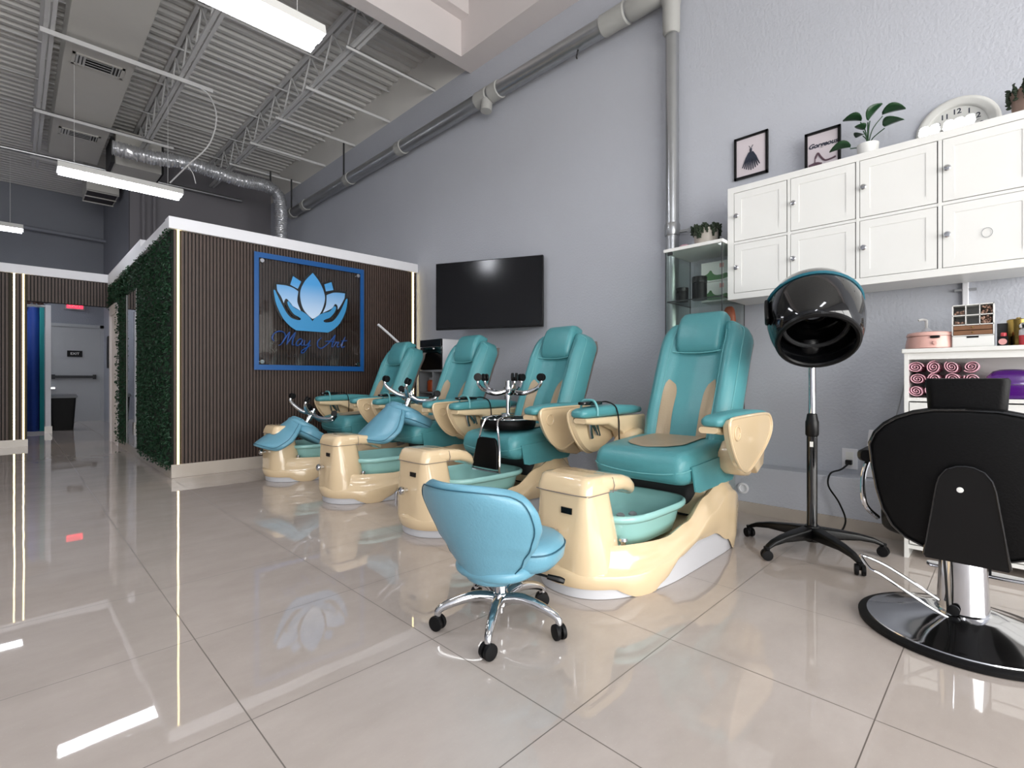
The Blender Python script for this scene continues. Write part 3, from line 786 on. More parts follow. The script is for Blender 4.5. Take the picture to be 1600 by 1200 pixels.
    for x, hy, zt, zb, r in ((-.012, .225, .505, .435, .03), (.0, .248, .535, .418, .045), (.025, .262, .558, .402, .055), (.07, .27, .567, .395, .055), (.16, .272, .578, .395, .05), (.30, .272, .588, .395, .05), (.44, .27, .596, .40, .05), (.56, .262, .596, .41, .05), (.60, .25, .58, .42, .04)):
        rg = rrect(0, (zt+zb)/2, hy, (zt-zb)/2, r, 5)
        secs.append([(x, yy, zz - (.012 * (1 - (yy / .27) ** 2) if zz > .5 and x > .1 else 0)) for yy, zz in rg])
    loft(b, secs); seat = obj('seat', b, 'teal', t, sharp=70)
    b = NB(); V = []
    for i in range(13):
        x = .085 + .42 * i / 12; hw = .175 * math.sqrt(max(.02, 1 - (1 - min(1, i / 5)) ** 2.2)) * (1 - .1 * i / 12)
        zt = interp([(.07, .567), (.16, .578), (.30, .588), (.44, .596), (.56, .596)], x)
        V.append([b.verts.new((x, hw * j / 5, zt + .0025)) for j in range(-5, 6)])
    for i in range(12):
        for j in range(10): b.faces.new((V[i][j], V[i][j+1], V[i+1][j+1], V[i+1][j]))
    obj('seat_insert', b, 'tan', t)
    b = NB(); tube(b, [(.10, -.274, .485), (.04, -.270, .478), (-.002, -.245, .468), (-.014, -.15, .452), (-.016, 0, .445), (-.014, .15, .452), (-.002, .245, .468), (.04, .270, .478), (.10, .274, .485)], .0035, n=6); obj('seat_piping', b, 'tealseam', t)
    for s in (-1, 1):
        b = NB(); poly = [(.055, .495), (.075, .372), (.12, .362), (.53, .372), (.56, .40), (.56, .52)]
        prism(b, poly, lambda p: (p[0], s * (.272 + (.5 - p[1]) * .07), p[1]), lambda p: (p[0], s * (.280 + (.5 - p[1]) * .07), p[1])); obj('side_skirt', b, 'teal', t, smooth=False)
    # backrest
    b = NB(); rings = []
    ss = [0, .04, .1, .18, .26, .34, .42, .5, .58, .66, .74, .8, .86, .9, .94, .97, .99, 1.0]
    for s in ss:
        rg = [F(-1 + 2 * j / 24, s) for j in range(25)]
        w = rg[-1].y; dep = .10 * (1 if s < .9 else 1 - .5 * ((s - .9) / .1) ** 2)
        bk = Vector((.95, 0, -.30)).normalized()
        e1 = rg[-1] + bk * dep * .45 + Vector((0, .008, 0)); e2 = rg[-1] + bk * dep * .95
        mid = [Vector((e2.x, w * (1 - 2 * j / 6), e2.z)) for j in range(7)]
        f1 = rg[0] + bk * dep * .45 - Vector((0, .008, 0))
        rings.append(rg + [e1] + mid + [f1])
    loft(b, rings); obj('backrest', b, 'teal', t, sharp=80)
    b = NB(); rings = []
    for s in ss:
        e = F(1, s * .985); w = e.y; rg = []
        for j in range(15):
            a = PI * j / 14
            rg.append(Vector((e.x + .088 + (.075 * math.sin(a) ** .6), w * 1.0 * math.cos(a) , e.z - .03)))
        rings.append(rg)
    loft(b, rings); obj('back_shell', b, 'taupe', t, sharp=60)
    # tan inserts and seams
    for sg in (-1, 1):
        b = NB(); V = []
        for i in range(17):
            s = .02 + .50 * i / 16
            k_ = 0 if i < 12 else (1 - math.sqrt(max(0, 1 - ((i - 12) / 4) ** 2)))
            q1 = .60 - .06 * k_; q0 = .31 + .20 * k_
            V.append([b.verts.new(F(sg * (q0 + (q1 - q0) * j / 4), s, .004)) for j in range(5)])
        for i in range(16):
            for j in range(4): b.faces.new((V[i][j], V[i][j+1], V[i+1][j+1], V[i+1][j]))
        obj('tan_insert', b, 'tan', t)
        b = NB(); tube(b, [F(sg * .62, s, .001) for s in (.02, .2, .4, .6, .72, .82, .9)], .0035, n=6); tube(b, [F(sg * .955, s, .0) for s in (.02, .2, .4, .6, .8, .88, .93)] + [F(sg * .80, .965, .0), F(sg * .60, .985, .0)], .0035, n=6); obj('back_piping', b, 'tealseam', t)
    # headrest pillow
    b = NB(); A = math.atan2(.33, .80); rings = []
    n = 30
    for k, (s, w, d0, d1) in enumerate(((.735, .125, .0, .014), (.745, .134, -.02, .032), (.78, .142, -.03, .050), (.86, .146, -.03, .062), (.94, .146, -.035, .064), (1.0, .144, -.05, .056), (1.04, .138, -.07, .036), (1.06, .128, -.075, .012), (1.067, .11, -.07, -.012))):
        c = Vector((.50 + .33 * s, 0, .50 + .80 * s)); nrm = Vector((-.93, 0, .38))
        rings.append([c + nrm * zz + Vector((0, yy, 0)) for yy, zz in rrect(0, (d0 + d1) / 2, w, (d1 - d0) / 2 + .012, .035, 5)])
    loft(b, rings); obj('headrest', b, 'teal', t, sharp=80)
    b = NB(); tube(b, [F(-.56, .735, .01), F(-.3, .732, .022), F(0, .732, .024), F(.3, .732, .022), F(.56, .735, .01)], .004, n=6); obj('headrest_piping', b, 'tealseam', t)
    # arms
    for sg in (-1, 1):
        b = NB(); secs = []
        for x, hy, zt, zb in ((.0, .03, .735, .712), (.012, .048, .748, .705), (.05, .056, .757, .702), (.2, .058, .768, .702), (.40, .056, .772, .705), (.58, .05, .762, .708), (.66, .04, .75, .712), (.68, .022, .742, .72)):
            secs.append([(x, sg * (.39 + .012 * math.sin(x * 4)) + yy, zz) for yy, zz in rrect(0, (zt+zb)/2, hy, (zt-zb)/2, .026, 5)])
        loft(b, secs); arm = obj('armrest', b, 'teal', t, sharp=80)
        b = NB(); secs = [[(x, sg * .375 + yy, zz) for yy, zz in rrect(0, (zt+zb)/2, .045, (zt-zb)/2, .015, 4)] for x, zt, zb in ((.015, .702, .672), (.1, .702, .660), (.25, .702, .655), (.40, .702, .60), (.46, .702, .50), (.54, .702, .42), (.62, .702, .45), (.66, .702, .60))]
        loft(b, secs); obj('arm_bracket', b, 'cream', t, sharp=60)
        b = NB(); secs = [[(x, sg * .33 + yy, zz) for yy, zz in rrect(0, (zt+zb)/2, .06, (zt-zb)/2, .03, 4)] for x, zt, zb in ((.38, .56, .45), (.42, .60, .42), (.52, .62, .40), (.60, .60, .42), (.64, .55, .46))]
        loft(b, secs); obj('arm_hinge', b, 'cream', t, sharp=60)
        tri = chaikin([(.015, .738), (.10, .745), (.50, .752), (.575, .735), (.60, .66), (.50, .575), (.30, .485), (.22, .47), (.12, .53), (.04, .64)], 3)
        yo = sg * .458
        b = NB(); prism(b, tri, lambda p: (p[0], yo, p[1]), lambda p: (p[0], yo + sg * .014, p[1])); 
        P = [(p[0], yo + sg * .013, p[1]) for p in tri]; tube(b, P, .008, n=8, smooth=0, closed=True)
        prism(b, tri, lambda p: (p[0], yo, p[1]), lambda p: (p[0] * .96 + .012, yo - sg * .02, p[1] * .96 + .024))
        tr = obj('side_tray', b, 'cream', t, sharp=40)
        b = NB(); tube(b, [(.115 + .033 * math.cos(a), yo + sg * .016, .672 + .033 * math.sin(a)) for a in [2*PI*i/16 for i in range(16)]], .005, n=6, smooth=0, closed=True); sub(obj('cup_ring', b, 'cream', t), tr)
    # remote, strap, cord, sprayer
    b = NB(); sellip(b, (.15, .40, .786), (.095, .030, .012), .35, .35); obj('remote_control', b, 'gloss', t)
    b = NB(); tube(b, [(.13, .452, .715), (.13, .454, .76), (.13, .44, .80), (.13, .40, .805), (.13, .36, .80), (.13, .335, .76), (.13, .334, .715)], .0075, n=6); obj('remote_strap', b, 'tealseam', t)
    b = NB(); tube(b, [(.24, .40, .788), (.30, .385, .79), (.335, .345, .76), (.34, .325, .68), (.335, .32, .60), (.335, .318, .555)], .0045, n=6); obj('remote_cord', b, 'black', t)
    b = NB(); tube(b, [(.16, .41, .69), (.18, .42, .62), (.20, .425, .57)], .012, n=8); cyl(b, (.20, .42, .66), (.25, .42, .59), .016, .012, 10); cyl(b, (.25, .425, .655), (.28, .425, .58), .008, .008, 8); obj('hand_sprayer', b, 'chrome', t)
    return t
chair = make_chair()
CH = [(2.30, 1.385, 'teal pedicure chair nearest the camera, beside the hooded dryer, seat empty'),
      (2.30, 2.545, 'teal pedicure chair with the black stool upturned on its seat'),
      (2.30, 3.67, 'teal pedicure chair with a blue stool upturned against its seat, third along the wall'),
      (2.28, 4.84, 'teal pedicure chair closest to the slatted sign partition')]
chairs = [chair] + [dup(chair) for _ in CH[1:]]
for c, (x, y, l) in zip(chairs, CH): c.location = (x, y, 0); c['label'] = l

b = NB(); tube(b, [(-.64, .0, .268), (-.70, .0, .268), (-.712, .0, .262), (-.714, .0, .19)], .008, n=8); obj('faucet_lever', b, 'chrome', chairs[1])
# ------------------------------------------------------------------ five star base
def star_base(t, m_leg, rad, hub_z, hub_r, cast_r, a0, leg_r=.017, flat=1.0, wheel='rubber'):
    b = NB(); lathe(b, [(hub_r*.8, hub_z - .03), (hub_r, hub_z - .025), (hub_r, hub_z + .02), (hub_r*.7, hub_z + .028)], (0, 0, 0), 20); cyl(b, (0, 0, hub_z - .055), (0, 0, hub_z - .03), hub_r * .45); obj('hub', b, m_leg, t)
    for k in range(5):
        a = a0 + k * 2 * PI / 5; ca, sa = math.cos(a), math.sin(a)
        b = NB(); tube(b, [(ca * hub_r * .6, sa * hub_r * .6, hub_z), (ca * rad * .4, sa * rad * .4, hub_z + .012), (ca * rad * .75, sa * rad * .75, hub_z - .005), (ca * rad * .97, sa * rad * .97, cast_r * 2 + .020), (ca * rad, sa * rad, cast_r * 2 - .002)], [leg_r * 1.25, leg_r * 1.15, leg_r, leg_r * .8, leg_r * .75], n=12)
        leg = obj('leg', b, m_leg, t)
        b = NB()
        px, py = -sa, ca; w = cast_r * .32
        ax = Vector((math.cos(a + .9), math.sin(a + .9), 0))
        c = Vector((ca * rad, sa * rad, cast_r))
        for s in (-1, 1):
            Mx = ax.to_track_quat('Z', 'Y').to_matrix().to_4x4()
            lathe(b, [(cast_r * .55, -w*.9), (cast_r * .95, -w*.75), (cast_r, 0), (cast_r * .95, w*.75), (cast_r * .55, w*.9)], c + ax * s * w * 1.35, 20, Mx)
        cyl(b, c + Vector((0, 0, cast_r * .2)), c + Vector((0, 0, cast_r * 1.15)), cast_r * .55, cast_r * .4, 12)
        obj('caster', b, wheel, t)

# blue technician stool, local +x = facing
def make_stool():
    t = thing('technician_stool', '', 'stool', (0, 0, 0), 'blue leather technician stools', local=True)
    star_base(t, 'chrome', .235, .105, .030, .028, R(-12))
    b = NB(); cyl(b, (0, 0, .11), (0, 0, .17), .026); cyl(b, (0, 0, .16), (0, 0, .235), .021); obj('column', b, 'chrome', t)
    b = NB(); box(b, (0.01, 0, .222), (.16, .12, .016)); tube(b, [(.02, -.03, .215), (.06, -.10, .20), (.09, -.15, .185)], .005, n=6); tube(b, [(.09, -.15, .185), (.11, -.19, .175), (.12, -.205, .168)], [.010, .013, .010], n=8); obj('height_lever', b, 'black', t)
    # seat cushion
    b = NB(); rings = []
    for z, k in ((.228, .72), (.236, .88), (.262, .98), (.292, 1.0), (.318, .97), (.333, .88), (.340, .70), (.342, .4), (.341, .1)):
        rg = []
        for i in range(40):
            th = 2*PI*i/40; c, s = math.cos(th), math.sin(th)
            x = .035 + (.225 if c > 0 else .125) * k * math.copysign(abs(c) ** .85, c); y = .215 * k * math.copysign(abs(s) ** .85, s)
            rg.append((x, y, z + .016 * (x > .1) * 0 - .25 * max(0, x - .16) ** 1.5))
        rings.append(rg)
    loft(b, rings); obj('seat', b, 'blue', t, sharp=80)
    b = NB(); rg = rings[3]; tube(b, [Vector(p) + Vector((0, 0, .012)) for p in rg[::2]], .003, n=6, smooth=2, closed=True); obj('seat_piping', b, 'seam', t)
    # shell back
    nq, nw = 29, 17
    WT = [(0, .095), (.12, .135), (.3, .190), (.48, .238), (.65, .264), (.80, .266), (.92, .245), (1, .195)]
    def S(q, w, ins):
        hw = interp(WT, w) - ins * .3
        rx = .105 + .185 * w ** 1.1
        cur = .055 + .075 * min(1, w * 1.6)
        z = .188 + .396 * w - .030 * abs(q) ** 3 * w
        y = hw * q * (1 - .06 * q * q)
        return Vector((-rx - .035 + cur * q * q + ins, y, z + ins * .15))
    def build(qr, wr):
        pass
    b = NB(); G = [[None] * nq for _ in range(nw)]; H = [[None] * nq for _ in range(nw)]
    for j in range(nw):
        for i in range(nq):
            q = -1 + 2 * i / (nq - 1); w = j / (nw - 1)
            e = min(1, (1 - abs(q)) * 5, (1 - w) * 7 + .02); th = .052 * math.sqrt(max(0, 1 - (1 - e) ** 2)) + .010
            eo = .012 * (1 - math.sqrt(max(0, 1 - (1 - e) ** 2)))
            G[j][i] = b.verts.new(S(q, w, eo)); H[j][i] = b.verts.new(S(q, w, eo + th))
    for A_g in (G, H):
        for j in range(nw - 1):
            for i in range(nq - 1): b.faces.new((A_g[j][i], A_g[j][i+1], A_g[j+1][i+1], A_g[j+1][i]))
    for i in range(nq - 1):
        b.faces.new((G[0][i], G[0][i+1], H[0][i+1], H[0][i])); b.faces.new((G[-1][i], G[-1][i+1], H[-1][i+1], H[-1][i]))
    for j in range(nw - 1):
        b.faces.new((G[j][0], G[j+1][0], H[j+1][0], H[j][0])); b.faces.new((G[j][-1], G[j+1][-1], H[j+1][-1], H[j][-1]))
    obj('backrest', b, 'blue', t, subd=1)
    b = NB()
    E = [S(-.93, w, .001) for w in [k / 12 for k in range(0, 12)]] + [S(q, .955, .001) for q in [-.86 + 1.72 * k / 14 for k in range(15)]] + [S(.93, w, .001) for w in [k / 12 for k in range(11, -1, -1)]]
    tube(b, E, .0022, n=6, smooth=2); obj('back_piping', b, 'seam', t)
    # under pan
    b = NB(); sellip(b, (-.01, 0, .238), (.15, .155, .042), .8, .8); obj('seat_pan', b, 'blue', t)
    return t
st = make_stool()
st2, st3 = dup(st), dup(st)
st.location = (1.30, 1.36, 0); st.rotation_euler = (0, 0, R(12)); st['label'] = 'blue leather low-back stool standing on the floor in front of the nearest chair'
def place_inv(o, junction, pitch, yaw):
    """upturned stool; local junction point (-.12,0,.22) goes to the world point"""
    M = Matrix.Rotation(R(yaw), 4, 'Z') @ Matrix.Rotation(R(pitch), 4, 'Y') @ Matrix.Rotation(PI, 4, 'X')
    p = M @ Vector((-.14, 0, .215))
    M = Matrix.Translation(Vector(junction) - p) @ M
    o.matrix_world = M; o.rotation_mode = 'XYZ'; o.location = M.to_translation(); o.rotation_euler = M.to_euler('XYZ')
place_inv(st2, (2.20, 3.60, .735), 22, -4); st2['label'] = 'blue stool upturned with casters in the air on the third chair along'
place_inv(st3, (1.86, 4.78, .575), 30, -4); st3['label'] = 'blue stool upturned over the basin of the chair by the sign partition'

# black upturned stool on second chair (authored inverted, world coordinates)
t = thing('round_stool', 'black round stool with chrome footrest upturned on the second pedicure chair', 'stool', (2.48, 2.52, .60), local=True)
sb = thing('tmp', '', 'x', local=True)
b = NB(); lathe(b, [(.15, -.02), (.185, -.012), (.197, .012), (.197, .04), (.185, .058), (.15, .062)], (0, 0, 0), 40); obj('seat', b, 'bleather', t)
b = NB(); tube(b, [(.19 * math.cos(a), .19 * math.sin(a), .056) for a in [2*PI*i/20 for i in range(20)]], .006, n=6, smooth=2, closed=True); obj('seat_rim', b, 'chrome', t)
b = NB(); cyl(b, (0, 0, .06), (0, 0, .09), .05); cyl(b, (0, 0, .09), (0, 0, .23), .016); cyl(b, (0, 0, .19), (0, 0, .25), .024); obj('column', b, 'chrome', t)
def inv_star(t, z0, rad, a0):
    b = NB(); cyl(b, (0, 0, z0 - .03), (0, 0, z0 + .03), .03); cyl(b, (0, 0, z0 + .03), (0, 0, z0 + .075), .018); obj('hub', b, 'chrome', t)
    for k in range(5):
        a = a0 + k * 2 * PI / 5; ca, sa = math.cos(a), math.sin(a)
        b = NB(); tube(b, [(ca*.02, sa*.02, z0), (ca*rad*.45, sa*rad*.45, z0 - .012), (ca*rad*.8, sa*rad*.8, z0 + .012), (ca*rad*.97, sa*rad*.97, z0 + .05), (ca*rad, sa*rad, z0 + .075)], [.02, .018, .015, .012, .011], n=10); obj('leg', b, 'chrome', t)
        b = NB(); ax = Vector((math.cos(a + 1.2), math.sin(a + 1.2), 0)); c = Vector((ca*rad, sa*rad, z0 + .10)); Mx = ax.to_track_quat('Z', 'Y').to_matrix().to_4x4()
        for s in (-1, 1): lathe(b, [(.016, -.008), (.027, -.007), (.028, 0), (.027, .007), (.016, .008)], c + ax * s * .013, 18, Mx)
        cyl(b, c - Vector((0, 0, .03)), c, .01, .014, 10); obj('caster', b, 'rubber', t)
inv_star(t, .245, .235, R(20))
# chrome loop with black back pad hanging in front of the chair seat
b = NB(); tube(b, [(-.05, .0, .075), (-.17, .0, .075), (-.225, .005, .04), (-.255, .03, -.10), (-.28, .055, -.25), (-.275, .03, -.27), (-.275, -.18, -.27), (-.28, -.205, -.25), (-.255, -.18, -.10), (-.225, -.13, .04), (-.17, -.12, .075), (-.05, -.10, .075)], .0075, n=8); obj('support_loop', b, 'chrome', t)
b = NB(); loft(b, [[(xx, yy, z) for xx, yy in rrect(-.262 + (z + .05) * .10, yc, .012, hw, .01, 3)] for z, hw, yc in ((-.25, .118, -.075), (-.20, .116, -.075), (-.12, .105, -.075), (-.07, .090, -.072), (-.055, .07, -.07))]); obj('back_pad', b, 'bleather', t)
bpy.data.objects.remove(sb)

# ------------------------------------------------------------------ hooded hair dryer
DXc, DYc = 3.05, .76
t = thing('hooded_hair_dryer', 'black hooded salon dryer on a tall rolling stand in front of the outlet', 'hair dryer', (DXc, DYc, 0), local=True)
b = NB(); lathe(b, [(.045, .06), (.055, .075), (.05, .12), (.036, .14)], (0, 0, 0), 20); obj('hub', b, 'black', t)
for k in range(5):
    a = R(13.5 + 72 * k); ca, sa = math.cos(a), math.sin(a); rad = .335
    b = NB(); secs = []
    for r, w, zt, zb in ((.02, .034, .135, .07), (.12, .030, .125, .075), (.22, .024, .112, .078), (.29, .019, .095, .068), (.325, .016, .078, .055), (.345, .012, .062, .05)):
        secs.append([(ca * r - sa * yy, sa * r + ca * yy, zz) for yy, zz in rrect(0, (zt+zb)/2, w, (zt-zb)/2, .010, 3)])
    loft(b, secs); obj('leg', b, 'black', t, sharp=50)
    b = NB(); ax = Vector((math.cos(a + 1.0), math.sin(a + 1.0), 0)); c = Vector((ca * rad, sa * rad, .027)); Mx = ax.to_track_quat('Z', 'Y').to_matrix().to_4x4()
    for s in (-1, 1): lathe(b, [(.014, -.009), (.025, -.008), (.027, 0), (.025, .008), (.014, .009)], c + ax * s * .014, 18, Mx)
    cyl(b, c, c + Vector((0, 0, .04)), .012, .016, 12); obj('caster', b, 'rubber', t)
b = NB(); cyl(b, (0, 0, .13), (0, 0, .66), .0255, n=24); obj('outer_pole', b, 'gloss', t)
b = NB(); lathe(b, [(.026, .62), (.032, .63), (.032, .70), (.028, .71), (.024, .74), (.018, .745)], (0, 0, 0), 24); obj('height_collar', b, 'black', t)
b = NB(); cyl(b, (0, 0, .72), (0, 0, 1.04), .0175, n=24); obj('inner_pole', b, 'chrome', t)
b = NB(); box(b, (-.0262, -.004, .58), (.002, .016, .028), Matrix.Rotation(.2, 4, 'Z')); obj('sticker', b, 'white', t, smooth=False)
b = NB(); lathe(b, [(.018, 1.0), (.024, 1.01), (.05, 1.05), (.075, 1.10), (.07, 1.14)], (0.03, 0.02, 0), 24); obj('yoke', b, 'black', t)
HC = Vector((-.085, -.03, 1.265)); view = Vector((-DXc, -DYc, 0)).normalized()
yaw = math.atan2(-.80, -.60)      # hood opens toward the room
HM = Matrix.Translation(HC) @ Matrix.Rotation(R(200), 4, 'Z') @ Matrix.Rotation(R(-41), 4, 'Y')
ax_n = 44
def hood_ring(rx, ry, z, n=ax_n, ex=1.0): return [HM @ Vector((rx * math.cos(2*PI*i/n), ry * math.sin(2*PI*i/n), z)) for i in range(n)]
outer = [(.05, .215), (.11, .205), (.16, .18), (.20, .135), (.222, .08), (.230, .02), (.228, -.06), (.215, -.13), (.200, -.175), (.188, -.19)]
inner = [(.175, -.188), (.17, -.17), (.185, -.10), (.195, -.02), (.185, .06), (.15, .12), (.08, .16), (.02, .165)]
b = NB(); loft(b, [hood_ring(r, r * .97, z) for r, z in outer + inner]); hood = obj('hood', b, 'gloss', t, sharp=60)
b = NB(); tube(b, hood_ring(.227, .220, .065, 40), .0085, n=8, smooth=0, closed=True); sub(obj('teal_band', b, 'tealtrim', t), hood)
b = NB(); tube(b, hood_ring(.180, .176, -.192, 40), .014, n=8, smooth=0, closed=True); sub(obj('hood_rim', b, 'black', t), hood)
b = NB(); tube(b, hood_ring(.150, .146, -.08, 40), .012, n=8, smooth=0, closed=True); sub(obj('air_ring', b, 'greygrill', t), hood)
b = NB()
box(b, HM @ Vector((-.229, .0, .018)), (.012, .07, .020), HM.to_3x3().to_4x4()); sub(obj('control_panel', b, 'black', t, bevel=.002), hood)
b = NB()
for a in (-1, 1): box(b, HM @ Vector((.02, a * .105, .208)), (.05, .035, .035), HM.to_3x3().to_4x4())
sub(obj('hinge_clips', b, 'black', t, bevel=.004), hood)
b = NB(); box(b, HM @ Vector((.05, .0, .215)), (.012, .03, .008), HM.to_3x3().to_4x4()); sub(obj('brand_badge', b, 'label', t), hood)
for o_ in t.children:
    pass
b = NB(); box(b, HM @ Vector((.06, -.222, -.03)), (.06, .022, .15), HM.to_3x3().to_4x4()); obj('side_arm', b, 'black', t, bevel=.01)
t['label'] = 'black hooded salon dryer on a tall rolling stand in front of the outlet'

# ------------------------------------------------------------------ barber chair
BX, BY = 2.45, .125
t = thing('barber_chair', 'black salon styling chair seen from behind on a round chrome base', 'styling chair', (BX, BY, 0))
b = NB(); lathe(b, [(.300, .0), (.312, .003), (.314, .016), (.300, .024), (.288, .024)], (BX, BY, 0), 64); obj('rubber_ring', b, 'rubber', t)
b = NB(); lathe(b, [(.29, .012), (.286, .028), (.268, .032), (.255, .034), (.20, .052), (.12, .078), (.095, .085)], (BX, BY, 0), 64); obj('base_disc', b, 'chrome', t, sharp=60)
b = NB(); lathe(b, [(.080, .07), (.080, .085), (.074, .09), (.070, .20), (.063, .34), (.06, .36)], (BX, BY, 0), 40); col = obj('pump_column', b, 'chrome', t)
b = NB(); tube(b, [(BX - .083, BY + .035, .09), (BX - .083, BY + .04, .20), (BX - .07, BY + .05, .33)], .004, n=6)
lathe(b, [(.018, 0), (.018, .01), (.01, .012)], (BX - .082, BY + .02, .105), 14, Matrix.Rotation(-PI/2, 4, 'Y')); sub(obj('pump_slot', b, 'black', t), col)
b = NB(); tube(b, [(BX - .09, BY + .02, .07), (BX - .13, BY + .09, .115), (BX - .19, BY + .21, .205), (BX - .20, BY + .245, .222), (BX - .175, BY + .275, .25), (BX - .145, BY + .275, .25), (BX - .11, BY + .20, .215), (BX - .06, BY + .06, .12)], .0055, n=8)
cyl(b, (BX - .10, BY - .01, .07), (BX - .10, BY + .05, .07), .012, n=12); obj('pump_lever', b, 'chrome', t)
# seat, arms
b = NB(); sellip(b, (BX + .03, BY - .02, .42), (.24, .25, .07), .4, .4); obj('seat', b, 'bleather', t)
b = NB(); bx(b, BX - .15, BX + .18, BY - .14, BY + .12, .345, .365); obj('seat_plate', b, 'greygrill', t, smooth=False)
for s in (-1, 1):
    yc = BY - .02 + s * .275
    b = NB(); loft(b, [[(x, yc + yy, zz) for yy, zz in rrect(0, .64, hw, .022, .018, 4)] for x, hw in ((BX - .20, .02), (BX - .18, .034), (BX + .12, .036), (BX + .20, .022))]); ar = obj('armrest', b, 'bleather', t)
    b = NB(); tube(b, [(BX - .17, yc, .625), (BX - .195, yc + s*.012, .56), (BX - .19, yc + s*.008, .46), (BX - .12, yc - s*.02, .40)], .009, n=10); sub(obj('arm_support', b, 'chrome', t), ar); b = NB(); tube(b, [(BX + .13, yc, .625), (BX + .16, yc, .5), (BX + .08, yc - s*.02, .40)], .009, n=10); sub(obj('arm_support', b, 'chrome', t), ar)
# back pad
yc = BY - .022
half = [(0, .835), (.08, .832), (.135, .820), (.18, .800), (.215, .775), (.243, .742), (.259, .70), (.252, .62), (.240, .54), (.222, .47), (.195, .415), (.16, .38), (.11, .358), (.05, .345), (0, .342)]
full = [(yc + y, z) for y, z in half] + [(yc - y, z) for y, z in reversed(half[1:-1])]
cz = .60
b = NB(); rings = []
for dx, k in ((-.055, .90), (-.05, .965), (-.03, 1.0), (0, 1.0), (.03, .985), (.05, .93), (.058, .8)):
    rings.append([(BX - .255 + dx + (cz - z) * .06, yc + (y - yc) * k, cz + (z - cz) * k) for y, z in full])
loft(b, rings); obj('backrest', b, 'bleather', t, sharp=60)
b = NB(); tube(b, [(BX - .307 + (cz - z) * .06, yc + (y - yc) * .965, cz + (z - cz) * .965) for y, z in full], .004, n=6, smooth=0, closed=True); obj('back_piping', b, 'gloss', t)
b = NB(); secs = []
for z, hw in ((.815, .090), (.825, .096), (.87, .099), (.912, .103), (.922, .098)):
    secs.append([(BX - .262 + xx, yc + yy, z + .010 * (yy / .12) ** 2 * (z > .9)) for xx, yy in rrect(0, 0, .032, hw, .022, 5)])
loft(b, secs); obj('headrest', b, 'bleather', t, sharp=60)
br = [(-.098, .335), (-.103, .345), (-.095, .40), (-.070, .58), (-.062, .61), (-.045, .635), (-.02, .648), (.0, .65), (.02, .648), (.045, .635), (.062, .61), (.070, .58), (.095, .40), (.103, .345), (.098, .335)]
b = NB(); prism(b, br, lambda p: (BX - .322 + (cz - p[1]) * .06, yc + p[0], p[1]), lambda p: (BX - .308 + (cz - p[1]) * .06, yc + p[0], p[1])); pl = obj('back_bracket', b, 'black', t, smooth=False)
b = NB(); tube(b, [(BX - .324 + (cz - z) * .06, yc + y, z) for y, z in br[1:-1]], .0035, n=6, smooth=0); sub(obj('bracket_edge', b, 'gloss', t), pl)
b = NB(); lathe(b, [(.009, 0), (.008, .004), (0, .005)], (BX - .322, yc + .012, .573), 14, Matrix.Rotation(-PI/2, 4, 'Y')); sub(obj('bolt', b, 'white', t), pl)
# footrest
b = NB(); loft(b, [[(BX + .31 + xx, y, z) for xx, z in rrect(0, .145, hx, .008, .006, 3)] for y, hx in ((BY - .17, .01), (BY - .16, .024), (BY - .10, .030), (BY + .06, .030), (BY + .12, .024), (BY + .13, .01))]); fr = obj('footrest', b, 'chrome', t)
b = NB(); bx(b, BX + .28, BX + .305, BY - .07, BY - .04, .15, .38); bx(b, BX + .10, BX + .305, BY - .07, BY - .04, .36, .385); sub(obj('footrest_post', b, 'black', t), fr)

# ------------------------------------------------------------------ white wall cabinet (4 x 2 doors, continues out of frame)
CX0, CX1 = 3.435, 3.76
cz0, cz1 = 1.468, 2.222
P = .3605; yL = 1.362
t = thing('hanging_cabinet', 'white wall cabinet with two rows of square doors and round knobs', 'cabinet', (3.6, .6, cz0))
y0 = yL - 4 * P - .05
b = NB()
bx(b, CX0, CX1, y0, yL, cz1 - .04, cz1); bx(b, CX0, CX1, y0, yL, cz0, cz0 + .04); bx(b, CX0, CX1, yL - .04, yL, cz0 + .04, cz1 - .04); bx(b, CX0, CX1, y0, y0 + .04, cz0 + .04, cz1 - .04)
bx(b, CX0 + .003, CX1 - .012, y0 + .041, yL - .041, 1.837, 1.853); bx(b, CX1 - .01, CX1 - .001, y0 + .041, yL - .041, cz0 + .041, cz1 - .041)
for k in range(1, 4): yy = yL - .025 - k * P + .008; bx(b, CX0 + .001, CX1 - .012, yy - .008, yy + .008, cz0 + .0405, cz1 - .0405)
obj('carcass', b, 'white', t, smooth=False)
for k in range(4):
    for r in range(2):
        ya = yL - .025 - k * P - .003 - (.0 if k else .016); yb = yL - .025 - (k + 1) * P + .018 + .003
        za, zb = ((cz0 + .043, 1.834), (1.856, cz1 - .043))[r]
        b = NB(); bx(b, CX0 + .004, CX0 + .020, yb, ya, za, zb)
        m_ = .045
        bx(b, CX0 + .001, CX0 + .006, yb, ya, za, za + m_); bx(b, CX0 + .001, CX0 + .006, yb, ya, zb - m_, zb); bx(b, CX0 + .001, CX0 + .006, yb, yb + m_, za + m_, zb - m_); bx(b, CX0 + .001, CX0 + .006, ya - m_, ya, za + m_, zb - m_)
        dr_ = obj('door', b, 'white', t, smooth=False)
        b = NB(); lathe(b, [(.006, 0), (.006, .010), (.015, .016), (.016, .022), (.012, .027), (0, .028)], (CX0 + .001, ya - .018, (za + zb) / 2 + .005), 20, Matrix.Rotation(-PI/2, 4, 'Y')); sub(obj('knob', b, 'chrome', t), dr_)
        b = NB(); bx(b, CX0 + .012, CX0 + .0135, yb - .0045, ya + .0045, za - .0045, zb + .0045); sub(obj('gap_shade', b, 'greygrill', t, smooth=False), dr_)  # dark sheet behind the door stands in for shade in the gap
